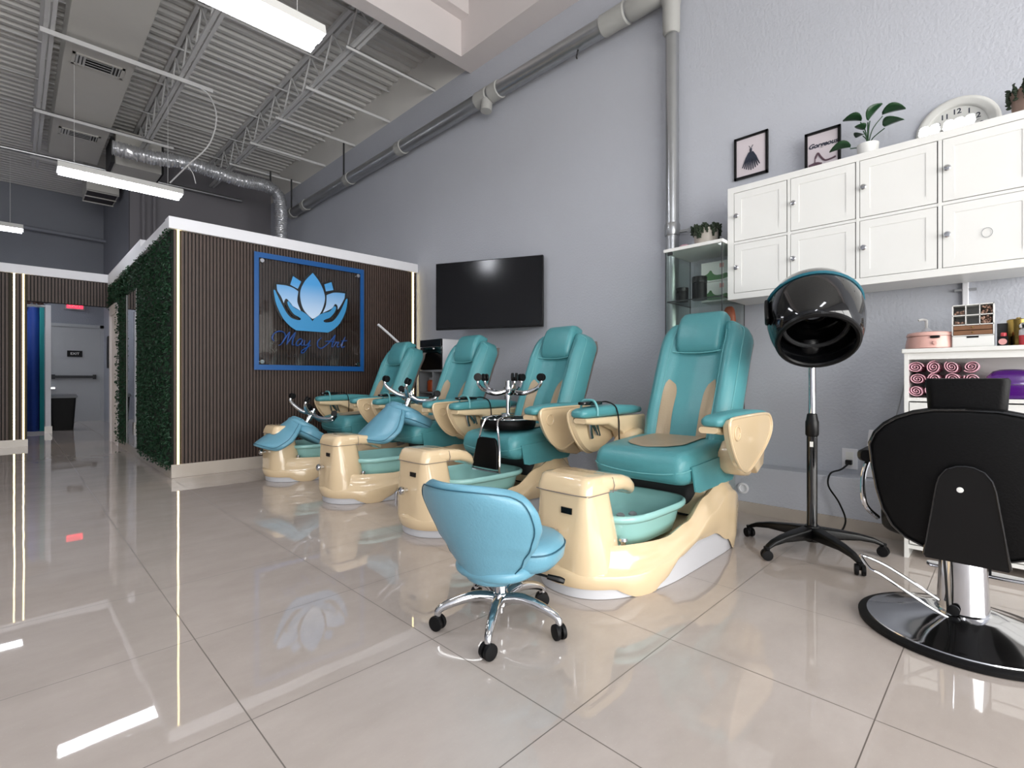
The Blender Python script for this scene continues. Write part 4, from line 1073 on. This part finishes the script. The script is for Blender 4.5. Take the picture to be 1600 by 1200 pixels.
t['label'] = 'white wall cabinet with two rows of square doors and round knobs'
b = NB(); tube(b, [(CX0 - .001, .085 + .02 * math.cos(a), 1.66 + .024 * math.sin(a)) for a in [2*PI*i/16 for i in range(16)]], .0012, n=5, smooth=0, closed=True)
tag(obj('smudge_ring', b, 'grey', org=(CX0, .085, 1.66)), 'faint round mark on the lower cabinet door nearest the clock end', 'mark')

# ------------------------------------------------------------------ things on the cabinet
t = thing('picture_frame', 'small black frame with an ink drawing of a dress hung on the wall', 'picture frame', (3.79, 1.335, 2.40))
def frame(t, x, y0, y1, z0, z1, lean=0):
    w = .016
    b = NB(); bx(b, x - .018, x, y0, y1, z1 - w, z1); bx(b, x - .018, x, y0, y1, z0, z0 + w); bx(b, x - .018, x, y0, y0 + w, z0, z1); bx(b, x - .018, x, y1 - w, y1, z0, z1); obj('frame', b, 'black', t, smooth=False)
    b = NB(); bx(b, x - .008, x - .002, y0 + .01, y1 - .01, z0 + .01, z1 - .01); return obj('print', b, 'paper', t, smooth=False)
frame(t, 3.795, 1.218, 1.452, 2.40, 2.705)
b = NB(); yc_, zc_ = 1.335, 2.56
for k in range(-4, 5):
    a = k * .16; L = .12 - abs(k) * .004
    tube(b, [(3.786, yc_ - a * .02, zc_ + .02), (3.786, yc_ - math.sin(a) * .055, zc_ - .02), (3.786, yc_ - math.sin(a) * .10, zc_ + .01 - L * math.cos(a * .8))], [.004, .007, .0035], n=5, smooth=4)
tube(b, [(3.786, yc_, zc_ + .015), (3.786, yc_, zc_ + .045)], .008, n=5, smooth=0)
tube(b, [(3.786, yc_ - .014, zc_ + .068), (3.786, yc_, zc_ + .045), (3.786, yc_ + .014, zc_ + .068)], .0025, n=5, smooth=0)
obj('dress_drawing', b, 'ink', t)
t = thing('picture_frame', 'black frame reading Gorgeous above a shoe, leaning on the wall cabinet', 'picture frame', (3.72, .865, 2.222))
frame(t, 3.715, .762, .965, 2.224, 2.545)
text('lettering', 'Gorgeous', .041, 'ink', t, basis((3.705, .863, 2.452), (0, -1, 0), (0, 0, 1)), .0006, font_shear=.35, bold=.0012)
b = NB(); tube(b, [(3.706, .905, 2.37), (3.706, .89, 2.40), (3.706, .875, 2.375), (3.706, .85, 2.345), (3.706, .815, 2.345), (3.706, .79, 2.352)], .006, n=5); tube(b, [(3.706, .905, 2.385), (3.706, .908, 2.345)], .003, n=5, smooth=0); tube(b, [(3.706, .94, 2.325), (3.706, .90, 2.333), (3.706, .87, 2.322)], .012, n=6); obj('shoe_drawing', b, 'inkp', t)
# potted plant
t = thing('potted_plant', 'small broad-leaved plant in a white pot on the wall cabinet', 'plant', (3.58, .60, 2.222))
b = NB(); lathe(b, [(.042, 2.223), (.05, 2.25), (.055, 2.318), (.049, 2.318), (.045, 2.30), (.0, 2.298)], (3.58, .60, 0), 28); obj('pot', b, 'white', t)
b = NB(); base = Vector((3.58, .60, 2.30))
lv = [(( -.02, .085, .015), .085), ((-.03, -.085, .075), .08), ((-.02, .02, .10), .045), ((.0, -.01, .155), .08), ((-.01, .035, .16), .075), ((.01, -.07, .165), .085), ((.03, .03, .09), .05)]
for d, L in lv: tube(b, [base, base + Vector((d[0]*.3, d[1]*.3, d[2]*.6)), base + Vector(d)], .003, n=5)
tube(b, [base, base + Vector((0, 0, .15))], .004, n=5, smooth=0); obj('stem', b, 'plant', t)
for d, L in lv:
    L *= 1.22; b = NB(); c = base + Vector(d); dv = Vector((d[0], d[1], .02)).normalized(); sd = dv.cross(Vector((0, 0, 1))).normalized(); up = sd.cross(dv)
    V = []
    for i in range(9):
        s = i / 8; w = L * .62 * math.sin(PI * min(1, s * .93 + .05)) ** .7
        p = c + dv * (s * L) + up * (-.5 * L * s * s * .6 + .01)
        V.append([b.verts.new(p + sd * w * k + up * abs(k) * w * .35) for k in (-1, -.5, 0, .5, 1)])
    for i in range(8):
        for j in range(4): b.faces.new((V[i][j], V[i][j+1], V[i+1][j+1], V[i+1][j]))
    o = obj('leaf', b, 'plant', t); s_ = o.modifiers.new('t', 'SOLIDIFY'); s_.thickness = .0015
# clock
CY, CZ = .2185, 2.344
t = thing('round_clock', 'round pale wall clock with black numerals partly behind the wall cabinet', 'clock', (3.79, CY, CZ))
MXc = Matrix.Rotation(-PI/2, 4, 'Y')
b = NB(); lathe(b, [(.182, 0), (.184, .012), (.176, .026), (.160, .032), (.150, .024), (.142, .026), (.132, .018), (.130, .008)], (3.798, CY, CZ), 56, MXc); obj('rim', b, 'clockrim', t, sharp=60)
b = NB(); lathe(b, [(.134, 0), (.134, .006), (0, .0062)], (3.798, CY, CZ), 48, MXc); obj('dial', b, 'clockface', t)
for h in range(1, 13):
    a = PI/2 - h * PI / 6
    text('numeral', str(h), .040, 'ink', t, basis((3.7905, CY - .104 * math.cos(a), CZ + .104 * math.sin(a)), (0, -1, 0), (0, 0, 1)), .0006, bold=.001)
b = NB(); tube(b, [(3.789, CY - .008, CZ - .002), (3.789, CY + .07, CZ + .018)], [.004, .002], n=5, smooth=0); tube(b, [(3.788, CY, CZ), (3.788, CY + .055, CZ + .012)], [.006, .004], n=5, smooth=0); obj('clock_hand', b, 'black', t)
b = NB(); tube(b, [(3.787, CY + .02, CZ - .005), (3.787, CY - .095, CZ + .030)], .0011, n=5, smooth=0); obj('second_hand', b, 'grey', t)
# spiral bulbs lying on the cabinet
def bulb(y, tilt):
    b = NB(); P_ = []
    for i in range(33):
        a = i * .62; s = i / 32; r = .019 * (1 - .35 * s)
        P_.append(Vector((r * math.cos(a), r * math.sin(a), .03 + .052 * s)))
    Mx = Matrix.Translation((3.47, y, 2.222)) @ Matrix.Rotation(tilt, 4, 'X') @ Matrix.Diagonal((1.0, 1.0, .74, 1))
    tube(b, [Mx @ p for p in P_], .0072, n=7, smooth=0)
    cyl(b, Mx @ Vector((0, 0, .001)), Mx @ Vector((0, 0, .032)), .017, .019, 14)
    return b
for i, y in enumerate((.332, .288, .232, .192, .150)):
    o = obj('light_bulb', bulb(y, .0), 'bulb', org=(3.47, y, 2.222)); tag(o, '%s white spiral bulb in front of the clock, counting from the potted plant' % ordn[i], 'light bulb', 'spiral bulbs on the wall cabinet')
def succulent(name, label, c, r, h, n, m='pot', mouth=1.0, hang=.5):
    t = thing(name, label, 'plant', c)
    b = NB(); x, y, z = c
    lathe(b, [(r * .72, z + .001), (r * .85, z + h * .3), (r * .95, z + h), (r * .85, z + h), (r * .8, z + h * .85), (0, z + h * .85)], (x, y, 0), 28); obj('pot', b, m, t)
    b = NB()
    for i in range(n):
        a = rnd.uniform(0, 2*PI); L = rnd.uniform(.1, 1) * h * hang * (1.6 if rnd.random() < .35 else .7)
        rr = r * rnd.uniform(.3, 1.02) if L < h * .3 else r * rnd.uniform(.98, 1.06)
        zt = z + h + rnd.uniform(.0, .03)
        p = Vector((x + rr * math.cos(a), y + rr * math.sin(a), zt)); k = 0
        while k < max(3, int(L / .011)):
            q = p + Vector((math.cos(a) * .004, math.sin(a) * .004, -k * .011)) if rr > r * .9 else p + Vector((rnd.uniform(-.01, .01), rnd.uniform(-.01, .01), rnd.uniform(-.008, .012)))
            s = rnd.uniform(.006, .010)
            mm = bmesh.ops.create_icosphere(b, subdivisions=1, radius=s); bmesh.ops.transform(b, matrix=Matrix.Translation(q) @ Euler((rnd.random()*3, rnd.random()*3, 0)).to_matrix().to_4x4() @ Matrix.Diagonal((1, .7, 1.3, 1)), verts=mm['verts']); k += 1
    o = obj('trailing_leaves', b, 'succ', t); o['kind'] = 'stuff'
succulent('potted_succulent', 'brown pot with dark trailing succulent at the clock end of the wall cabinet', (3.60, -.075, 2.222), .085, .15, 70, 'brownpot', hang=.6)

# ------------------------------------------------------------------ glass cabinet
GX0, GX1, GY0, GY1 = 3.37, 3.77, 1.375, 1.785
t = thing('glass_cabinet', 'tall glass display cabinet with white top behind the nearest chair', 'display cabinet', (3.57, 1.58, 0))
b = NB(); bx(b, GX0, 3.60, GY0, GY1, .001, .12); obj('plinth', b, 'white', t, smooth=False)
b = NB(); bx(b, GX0 - .012, GX1, GY0 - .01, GY1 + .01, 1.852, 1.875); obj('top_panel', b, 'white', t, smooth=False, bevel=.002)
b = NB()
bx(b, GX0, GX0 + .005, GY0, GY1, .12, 1.852); bx(b, GX0 + .005, 3.60, GY0, GY0 + .005, .12, .33); bx(b, GX0 + .005, GX1, GY0, GY0 + .005, .33, 1.852)
bx(b, GX0 + .005, 3.60, GY1 - .005, GY1, .12, .33); bx(b, GX0 + .005, GX1, GY1 - .005, GY1, .33, 1.852)
obj('glass_panes', b, 'glass', t, smooth=False)
for z in (1.49, 1.10, .72):
    b = NB(); bx(b, GX0 + .01, GX1 - .01, GY0 + .01, GY1 - .01, z, z + .006); obj('glass_shelf', b, 'glass', t, smooth=False)
b = NB()
for x_, y_ in ((GX0, GY0), (GX0, GY1), (GX1 - .004, GY0), (GX1 - .004, GY1)): bx(b, x_ - .001, x_ + .004, y_ - .002, y_ + .002, .34, 1.852)
for z in (1.49, 1.10): bx(b, GX0 + .006, GX0 + .010, GY0 + .01, GY1 - .01, z, z + .007); bx(b, GX0 + .01, GX1 - .01, GY0 + .006, GY0 + .01, z, z + .007); bx(b, GX0 + .01, GX1 - .01, GY1 - .01, GY1 - .006, z, z + .007)
bx(b, GX0 - .002, GX0 + .012, GY1 - .05, GY1 - .015, 1.832, 1.852)
obj('glass_edges', b, 'greygrill', t, smooth=False)
succulent('potted_succulent', 'trailing succulent in a pale pot on top of the glass cabinet', (3.60, 1.585, 1.875), .092, .150, 130, 'pot', hang=.5)
b = NB(); lathe(b, [(.045, 1.876), (.05, 1.89), (.046, 1.905), (.03, 1.918), (0, 1.922)], (3.50, 1.70, 0), 24); tag(obj('pink_dish', b, 'pinkcup', org=(3.50, 1.70, 1.876)), 'small mauve domed dish on top of the glass cabinet', 'dish')
def jar(x, y, z, r, h, label):
    t = thing('black_jar', label, 'jar', (x, y, z), 'black jars in the glass cabinet')
    b = NB(); lathe(b, [(r, z), (r, z + h * .72), (r * .94, z + h * .74)], (x, y, 0), 28); obj('jar_body', b, 'bleather', t)
    b = NB(); lathe(b, [(r * 1.03, z + h * .74), (r * 1.03, z + h * .97), (r * .97, z + h)], (x, y, 0), 28); obj('lid', b, 'black', t)
jar(3.46, 1.70, 1.497, .043, .10, 'shorter black jar inside the glass cabinet')
jar(3.47, 1.575, 1.497, .05, .165, 'taller black jar inside the glass cabinet')
for i, z in enumerate((1.497, 1.642)):
    t = thing('product_box', ['lower white carton with a green picture inside the glass cabinet', 'upper white carton with a green picture inside the glass cabinet'][i], 'box', (3.66, 1.5, z))
    b = NB(); bx(b, 3.60, 3.74, 1.41, 1.62, z, z + .142); obj('carton', b, 'white', t, smooth=False)
    b = NB(); prism(b, chaikin([(1.60, z + .01), (1.60, z + .05), (1.57, z + .06), (1.55, z + .09), (1.53, z + .05), (1.49, z + .04), (1.42, z + .055), (1.42, z + .01)], 1), lambda p: (3.598, p[0], p[1]), lambda p: (3.601, p[0], p[1])); obj('picture', b, 'boxart', t, smooth=False)
    b = NB(); bx(b, 3.598, 3.600, 1.455, 1.485, z + .095, z + .125); obj('mark', b, 'label', t, smooth=False)
b = NB(); sellip(b, (3.70, 1.455, 1.286), (.03, .045, .178), .6, .8); tag(obj('orange_container', b, 'orange', org=(3.68, 1.47, 1.106)), 'tall orange container inside the glass cabinet below the cartons', 'container')

# ------------------------------------------------------------------ television
A_, B_ = Vector((3.22, 4.38)), Vector((3.735, 3.30))
d = (B_ - A_).normalized(); W = (B_ - A_).length
o0 = Vector((A_.x, A_.y, 1.463)); X_ = Vector((d.x, d.y, 0)); Z_ = Vector((0, 0, 1)); N_ = X_.cross(Z_)   # toward room
if N_.x > 0: N_ = -N_
t = thing('television', 'large black flat television angled out from the grey wall', 'television', tuple(o0))
TM = Matrix(((X_.x, N_.x, 0, o0.x), (X_.y, N_.y, 0, o0.y), (0, 0, 1, o0.z), (0, 0, 0, 1)))
H = .715
b = NB(); box(b, TM @ Vector((W/2, -.02, H/2)), (W, .04, H), TM.to_3x3().to_4x4()); obj('bezel', b, 'black', t, bevel=.004)
b = NB(); box(b, TM @ Vector((W/2, .0012, H/2 + .005)), (W - .016, .002, H - .026), TM.to_3x3().to_4x4()); obj('screen', b, 'screen', t, smooth=False)
b = NB(); box(b, TM @ Vector((W/2, -.055, H/2 - .05)), (W * .6, .035, H * .55), TM.to_3x3().to_4x4()); obj('rear_housing', b, 'black', t, bevel=.01)
b = NB(); p0 = TM @ Vector((W/2, -.07, H/2)); tube(b, [p0, (3.68, 4.15, p0.z), (3.79, 3.85, p0.z)], .02, n=8, smooth=0); bx(b, 3.775, 3.798, 3.75, 3.95, p0.z - .12, p0.z + .12); obj('wall_bracket', b, 'black', t)

# sterilizer cabinet and shelf between chairs
SXa, SXb, SYa, SYb = 3.33, 3.60, 4.43, 4.83
t = thing('shelf_unit', 'low grey shelf unit by the wall behind the pedicure chairs', 'shelf', (3.45, 4.6, 0))
b = NB(); bx(b, SXa, 3.61, SYa - .03, SYb + .03, 1.02, 1.04); bx(b, SXa, 3.61, SYb + .01, SYb + .03, 0, 1.02); bx(b, SXa, 3.61, SYa - .03, SYa - .01, 0, 1.02); bx(b, SXa, 3.61, SYa + .15, SYa + .165, .40, 1.02); bx(b, SXa, 3.61, SYa - .01, SYb + .01, .78, .795); bx(b, SXa, 3.61, SYa - .01, SYb + .01, .40, .415); bx(b, 3.6, 3.61, SYa, SYb, .1, 1.02); obj('carcass', b, 'grey', t, smooth=False)
t = thing('sterilizer', 'black-fronted towel cabinet standing on the shelf unit', 'towel cabinet', (3.45, 4.63, 1.04))
b = NB(); bx(b, SXa + .02, SXb + .12, SYa, SYb, 1.041, 1.385); obj('cabinet_body', b, 'trimwhite', t, smooth=False, bevel=.008)
b = NB(); bx(b, SXa, SXa + .02, SYa, SYb, 1.045, 1.30); dr_ = obj('door', b, 'gloss', t, smooth=False, bevel=.004)
b = NB(); bx(b, SXa - .012, SXa, SYa + .14, SYb - .12, 1.275, 1.288); sub(obj('handle', b, 'chrome', t, smooth=False), dr_)
b = NB(); bx(b, SXa - .005, SXa + .02, SYa, SYb, 1.305, 1.385); obj('control_panel', b, 'black', t, smooth=False, bevel=.004)
t = thing('storage_jar', 'red-brown glass jar in the shelf unit under the towel cabinet', 'jar', (3.42, 4.70, .796))
b = NB(); lathe(b, [(.06, .796), (.07, .81), (.07, .91), (.055, .93)], (3.42, 4.70, 0), 24); obj('jar_body', b, 'orange', t)
b = NB(); lathe(b, [(.058, .93), (.058, .955), (.05, .96)], (3.42, 4.70, 0), 24); obj('lid', b, 'grey', t)
# slim lamp
t = thing('floor_lamp', 'slim lamp whose pale head shows above the farthest pedicure chair', 'lamp', (3.45, 5.3, 0))
b = NB(); lathe(b, [(.10, 0.001), (.10, .015), (.02, .02)], (3.45, 5.30, 0), 24); obj('base', b, 'trimwhite', t)
b = NB(); tube(b, [(3.45, 5.30, .015), (3.45, 5.30, .8), (3.42, 5.28, 1.15), (3.30, 5.24, 1.38)], .009, n=8); obj('pole', b, 'chrome', t)
b = NB(); tube(b, [(3.30, 5.24, 1.38), (3.15, 5.22, 1.48), (3.00, 5.20, 1.575)], .014, n=10, smooth=0); obj('lamp_head', b, 'trimwhite', t)
# bundle of cords by the wall between chairs
b = NB(); P_ = []
for i in range(30): a = i * .7; P_.append((3.55 + .01 * math.sin(i), 2.02 + .055 * math.cos(a) + i * .0005, .20 + .062 * math.sin(a) + i * .001))
tube(b, P_, .005, n=5, smooth=2); tube(b, [(3.55, 2.02, .14), (3.50, 1.95, .10), (3.48, 1.88, .12), (3.52, 1.82, .10), (3.5, 1.80, .01)], .006, n=5); tube(b, [(3.55, 2.10, .12), (3.50, 1.98, .06), (3.48, 1.90, .008)], .006, n=5)
tag(obj('cord_bundle', b, 'black', org=(3.52, 2.0, .008)), 'coiled black cords by the wall between the two nearest pedicure chairs', 'cord')
b = NB(); lathe(b, [(.02, 0), (.036, .002), (.038, .010), (.026, .014), (.022, .006)], (KX - .001, 1.325, .17), 24, Matrix.Rotation(-PI/2, 4, 'Y')); tag(obj('drain_cap', b, 'trimwhite', org=(KX, 1.325, .17)), 'round white drain cap low on the wall beside the nearest chair', 'drain')
# outlet and cord
t = thing('power_outlet', 'white wall outlet with a black plug above the ledge', 'outlet', (WX, .73, .42))
b = NB(); bx(b, WX - .008, WX, .69, .775, .355, .485); obj('cover_plate', b, 'trimwhite', t, smooth=False, bevel=.002)
b = NB(); bx(b, WX - .011, WX - .007, .712, .753, .375, .465); obj('socket', b, 'white', t, smooth=False)
t = thing('dryer_cord', 'black power cord from the wall outlet down to the hooded dryer', 'cord', (3.7, .73, .40))
b = NB(); bx(b, WX - .045, WX - .012, .715, .75, .385, .415); obj('plug', b, 'black', t, bevel=.004)
b = NB(); tube(b, [(WX - .04, .73, .395), (3.70, .76, .36), (3.62, .80, .34), (3.57, .80, .27), (3.55, .74, .18), (3.52, .70, .08), (3.42, .72, .012), (3.25, .74, .008), (3.08, .75, .05)], .0055, n=6); obj('cable', b, 'black', t)
# leaning white board on ledge
b = NB(); prism(b, [(.645, .33), (.50, .33), (.50, .62), (.615, .62)], lambda p: (3.70, p[0], p[1]), lambda p: (3.712, p[0], p[1])); tag(obj('white_panel', b, 'trimwhite', org=(3.7, .57, .33), smooth=False), 'white panel standing on the wall ledge beside the styling chair', 'panel')
b = NB(); tube(b, [(3.76, .44, .95), (3.77, .47, .8), (3.76, .50, .65), (3.74, .53, .45), (3.70, .55, .34)], .004, n=5); tag(obj('grey_cable', b, 'grey', org=(3.76, .5, .34)), 'thin grey cable hanging between the wall and the white console', 'cable')
# bracket pipe under the cabinet
t = thing('cable_conduit', 'white conduit running down the wall under the wall cabinet', 'conduit', (3.785, .18, 1.1))
b = NB(); bx(b, 3.772, 3.799, .168, .195, 1.09, cz0 + .30); obj('tube', b, 'trimwhite', t, smooth=False, bevel=.004)
b = NB(); bx(b, 3.776, 3.799, .135, .228, 1.425, 1.437); obj('clamp', b, 'grey', t, smooth=False)

# ------------------------------------------------------------------ white console with towels
QX0, QX1, QY0, QY1, QZ = 3.29, 3.60, -.62, .395, 1.085
t = thing('console_shelf', 'white console with an open towel shelf under the wall cabinet', 'console', (3.45, -.1, 0))
b = NB(); bx(b, QX0 - .015, QX1, QY0 - .01, QY1 + .01, QZ - .022, QZ); obj('top_panel', b, 'white', t, smooth=False, bevel=.004)
b = NB(); bx(b, QX0, QX1, QY1 - .018, QY1, 0, QZ - .022); bx(b, QX0, QX1, QY0, QY0 + .018, 0, QZ - .022); bx(b, QX0 + .002, QX1 - .012, QY0 + .018, QY1 - .018, .815, .833); bx(b, QX0 + .002, QX0 + .018, QY0 + .018, QY1 - .018, 1.030, QZ - .022); bx(b, QX1 - .012, QX1 - .001, QY0 + .018, QY1 - .018, .05, QZ - .022); bx(b, QX0 + .002, QX1 - .012, QY0 + .018, QY1 - .018, .05, .07); bx(b, QX0, QX1, -.12, -.10, .07, .815); obj('carcass', b, 'white', t, smooth=False)
for k, (ya, yb) in enumerate(((-.10, QY1 - .018), (QY0 + .018, -.12))):
    for z0_, z1_ in ((.60, .808), (.335, .593), (.075, .328)):
        b = NB(); bx(b, QX0 - .002, QX0 + .016, ya + .003, yb - .003, z0_, z1_); dr_ = obj('drawer', b, 'white', t, smooth=False, bevel=.002)
        b = NB(); sellip(b, (QX0 - .016, (ya + yb) / 2, (z0_ + z1_) / 2), (.014, .014, .014), 1, 1, 12, 8); sub(obj('knob', b, 'chrome', t), dr_)
# rolled towels
def towel():
    b = NB(); n = 74; P_ = []
    for i in range(n):
        a = i * .26; r = .003 + .0295 * i / n; P_.append((r * math.cos(a) * 1.08, r * math.sin(a) * .93))
    w = .0034
    rings = []
    for (y, z), (y2, z2) in zip(P_[:-1], P_[1:]):
        dy, dz = y2 - y, z2 - z; L = math.hypot(dy, dz); ny, nz = -dz / L, dy / L
        rings.append([(-.13, y + ny*w*.3, z + nz*w*.3), (-.137 , y + ny*w*.9, z + nz*w*.9), (-.13, y + ny*w*1.7, z + nz*w*1.7), (.13, y + ny*w*1.7, z + nz*w*1.7), (.13, y + ny*w*.3, z + nz*w*.3)])
    loft(b, rings)
    return b
tw = None; k = 0
rows = [(.868, (.352, .283, .214, .145), 'bottom'), (.929, (.347, .276, .206, .137), 'middle'), (.990, (.352, .281, .210, .140), 'top')]
for z, ys, rn in rows:
    for i, y in enumerate(ys):
        if tw is None: tw = obj('rolled_towel', towel(), 'pink'); o = tw
        else: o = tw.copy(); C.objects.link(o)
        o.location = (3.44, y, z); o.rotation_euler = (rnd.uniform(0, 6.2), 0, rnd.uniform(-.03, .03)); s = rnd.uniform(1.0, 1.05); o.scale = (1, s, s)
        tag(o, 'pink rolled towel, %s in the %s row of the stack counting from the console side' % (ordn[i], rn), 'towel', 'pink rolled towels in the console')
t = thing('purple_case', 'glossy purple domed case on the console shelf beside the towels', 'case', (3.42, .0, .833))
b = NB(); loft(b, [[(p[0], p[1], z) for p in rrect(3.42, .0, hx, hy, .03)] for z, hx, hy in ((.834, .10, .085), (.84, .105, .09), (.90, .105, .09))]); obj('tub', b, 'purple', t, sharp=50)
b = NB(); loft(b, [[(p[0], p[1], z) for p in rrect(3.42, .0, hx, hy, .03)] for z, hx, hy in ((.902, .107, .092), (.94, .10, .085), (.965, .08, .065), (.975, .05, .04))]); obj('lid', b, 'purple', t, sharp=50)
# wax warmer
t = thing('wax_warmer', 'coral pink round wax warmer on the console top', 'wax warmer', (3.43, .30, QZ))
b = NB(); c = (3.43, .302, 0); lathe(b, [(.088, QZ + .001), (.104, QZ + .006), (.105, QZ + .02), (.097, QZ + .066)], c, 40); obj('pot', b, 'coral', t)
b = NB(); lathe(b, [(.100, QZ + .068), (.101, QZ + .074), (.095, QZ + .086), (.07, QZ + .092), (0, QZ + .094)], c, 40); obj('lid', b, 'coral', t)
b = NB(); sellip(b, (3.43 - .101, .275, QZ + .060), (.006, .020, .007), .5, .5, 16, 8); obj('display', b, 'black', t)
b = NB(); lathe(b, [(.010, 0), (.010, .012), (.008, .014), (0, .0145)], (3.43 - .1, .275, QZ + .030), 18, Matrix.Rotation(-PI/2, 4, 'Y')); obj('dial_knob', b, 'coral', t)
t = thing('pump_bottle', 'clear pump bottle behind the coral wax warmer', 'bottle', (3.56, .33, QZ))
b = NB(); lathe(b, [(.03, QZ + .001), (.032, QZ + .01), (.030, QZ + .10), (.012, QZ + .125)], (3.56, .33, 0), 20); obj('bottle_body', b, 'kick', t)
b = NB(); cyl(b, (3.56, .33, QZ + .12), (3.56, .33, QZ + .17), .007, n=10); tube(b, [(3.56, .33, QZ + .168), (3.55, .345, QZ + .172), (3.54, .362, QZ + .168)], .006, n=6); obj('pump', b, 'white', t)
# organiser
t = thing('desk_organizer', 'white box organizer with small cells and wooden drawers on the console', 'organizer', (3.42, .135, QZ))
ox0, ox1, oy0, oy1 = 3.36, 3.50, .058, .212
b = NB(); bx(b, ox0, ox1, oy0, oy1, QZ + .001, QZ + .006); bx(b, ox0, ox1, oy0, oy0 + .004, QZ, QZ + .215); bx(b, ox0, ox1, oy1 - .004, oy1, QZ, QZ + .215); bx(b, ox1 - .004, ox1, oy0, oy1, QZ, QZ + .215)
for z in (.058, .112, .160, .211): bx(b, ox0, ox1, oy0, oy1, QZ + z, QZ + z + .004)
for k in (1, 2): yy = oy0 + (oy1 - oy0) * k / 3; bx(b, ox0, ox1, yy - .0015, yy + .0015, QZ + .112, QZ + .215)
obj('case', b, 'white', t, smooth=False)
for k in range(2):
    b = NB(); bx(b, ox0 - .002 + .004 * k, ox1 - .01, oy0 + .006, oy1 - .006, QZ + .064 + k * .025, QZ + .085 + k * .025); dr_ = obj('wooden_drawer', b, 'wood', t, smooth=False)
    b = NB(); sellip(b, (ox0 - .004, (oy0+oy1)/2, QZ + .075 + k * .025), (.004, .004, .004), 1, 1, 10, 6); sub(obj('knob', b, 'gold', t), dr_)
b = NB(); bx(b, ox0 - .003, ox0 + .003, oy0 + .003, oy1 - .003, QZ + .006, QZ + .056); dr_ = obj('drawer', b, 'white', t, smooth=False)
b = NB(); bx(b, ox0 - .0045, ox0 - .002, oy0 + .055, oy1 - .055, QZ + .048, QZ + .056); sub(obj('finger_slot', b, 'black', t, smooth=False), dr_)
b = NB()
for k, (ya, za, nn) in enumerate(((oy0 + .002, .117, 60), (oy0 + .002, .165, 34), (oy1 - .052, .117, 14), (oy1 - .052, .165, 22))):
    for i in range(nn):
        mm = bmesh.ops.create_icosphere(b, subdivisions=1, radius=rnd.uniform(.0035, .006)); bmesh.ops.translate(b, vec=(rnd.uniform(ox0 + .006, ox0 + .05), ya + rnd.uniform(.006, .042), QZ + za + .005 + (rnd.random() ** 1.5) * (.034 if nn > 30 else .012)), verts=mm['verts'])
o = obj('small_trinkets', b, 'label', t); o['kind'] = 'stuff'; o.data.materials[0] = mat('trinket_mix', '#9a7a6a', .5, var=.7, vscale=160)
t = thing('black_box', 'small black box with a round pink label on the console', 'box', (3.40, .035, QZ))
b = NB(); bx(b, 3.375, 3.42, .010, .048, QZ + .001, QZ + .05); obj('carton', b, 'black', t, smooth=False)
b = NB(); lathe(b, [(.015, 0), (.015, .001), (0, .0011)], (3.3748, .029, QZ + .024), 20, Matrix.Rotation(-PI/2, 4, 'Y') @ Matrix.Rotation(0, 4, 'X')); obj('round_label', b, 'label', t)
b = NB(); lathe(b, [(.011, QZ + .05), (.011, QZ + .066), (.009, QZ + .068)], (3.395, .026, 0), 14); obj('cap', b, 'red', t)
b = NB(); bx(b, 3.47, 3.56, .01, .05, QZ + .001, QZ + .12); tag(obj('dark_carton', b, 'greygrill', org=(3.5, .03, QZ), smooth=False), 'dark upright carton between the organizer and the gold tin', 'box')
t = thing('gold_tin', 'tall gold tin beside the box organizer', 'tin', (3.46, -.02, QZ))
b = NB(); lathe(b, [(.038, QZ + .001), (.040, QZ + .006), (.040, QZ + .118)], (3.45, -.025, 0), 28); obj('tin_body', b, 'gold', t)
b = NB(); lathe(b, [(.0415, QZ + .118), (.0415, QZ + .130), (.036, QZ + .134), (.01, QZ + .136), (.008, QZ + .142), (0, QZ + .143)], (3.45, -.025, 0), 28); obj('lid', b, 'gold', t)
t = thing('glass_jar', 'glass jar with pink contents on the console beside the gold tin', 'jar', (3.38, -.065, QZ))
b = NB(); lathe(b, [(.034, QZ + .001), (.036, QZ + .006), (.036, QZ + .05)], (3.38, -.062, 0), 24); obj('contents', b, 'red', t)
b = NB(); lathe(b, [(.037, QZ + .05), (.036, QZ + .075), (.028, QZ + .085)], (3.38, -.062, 0), 24); obj('jar_neck', b, 'kick', t)
b = NB(); lathe(b, [(.037, QZ + .085), (.038, QZ + .10), (.03, QZ + .11)], (3.38, -.062, 0), 24); obj('lid', b, 'chrome', t)

# ------------------------------------------------------------------ clean helper props
for o in bpy.data.objects:
    if '_o' in o: del o['_o']

# ------------------------------------------------------------------ light
w = bpy.data.worlds.new('World'); sc.world = w; w.use_nodes = True
nt = w.node_tree; bg = nt.nodes['Background']; bg.inputs[0].default_value = lin('#eef1f6'); bg.inputs[1].default_value = 1.0
def area(name, loc, rot, sx, sy, e, col='#ffffff', portal=False):
    L = bpy.data.lights.new(name, 'AREA'); L.shape = 'RECTANGLE'; L.size = sx; L.size_y = sy; L.energy = e; L.color = lin(col)[:3]
    o = bpy.data.objects.new(name, L); C.objects.link(o); o.location = loc; o.rotation_euler = rot
    return o
# daylight through the shop window behind the camera
area('window_daylight', (-.1, -4.05, 1.65), (R(90), 0, R(0)), 7.4, 2.9, 360, '#fbf8f4')


# ------------------------------------------------------------------ camera
cam = bpy.data.cameras.new('camera'); co = bpy.data.objects.new('camera', cam); C.objects.link(co)
cam.sensor_fit = 'HORIZONTAL'; cam.sensor_width = 36; cam.lens = 36 * 780 / 1600
cam.shift_y = -5 / 1600; cam.clip_start = .02; cam.clip_end = 100
co.location = (0, 0, .92); co.rotation_euler = (R(90), 0, R(-45))
sc.camera = co
sc.view_settings.view_transform = 'Standard'; sc.view_settings.look = 'None'; sc.view_settings.gamma = 1; sc.view_settings.use_curve_mapping = False
sc.view_settings.exposure = .60
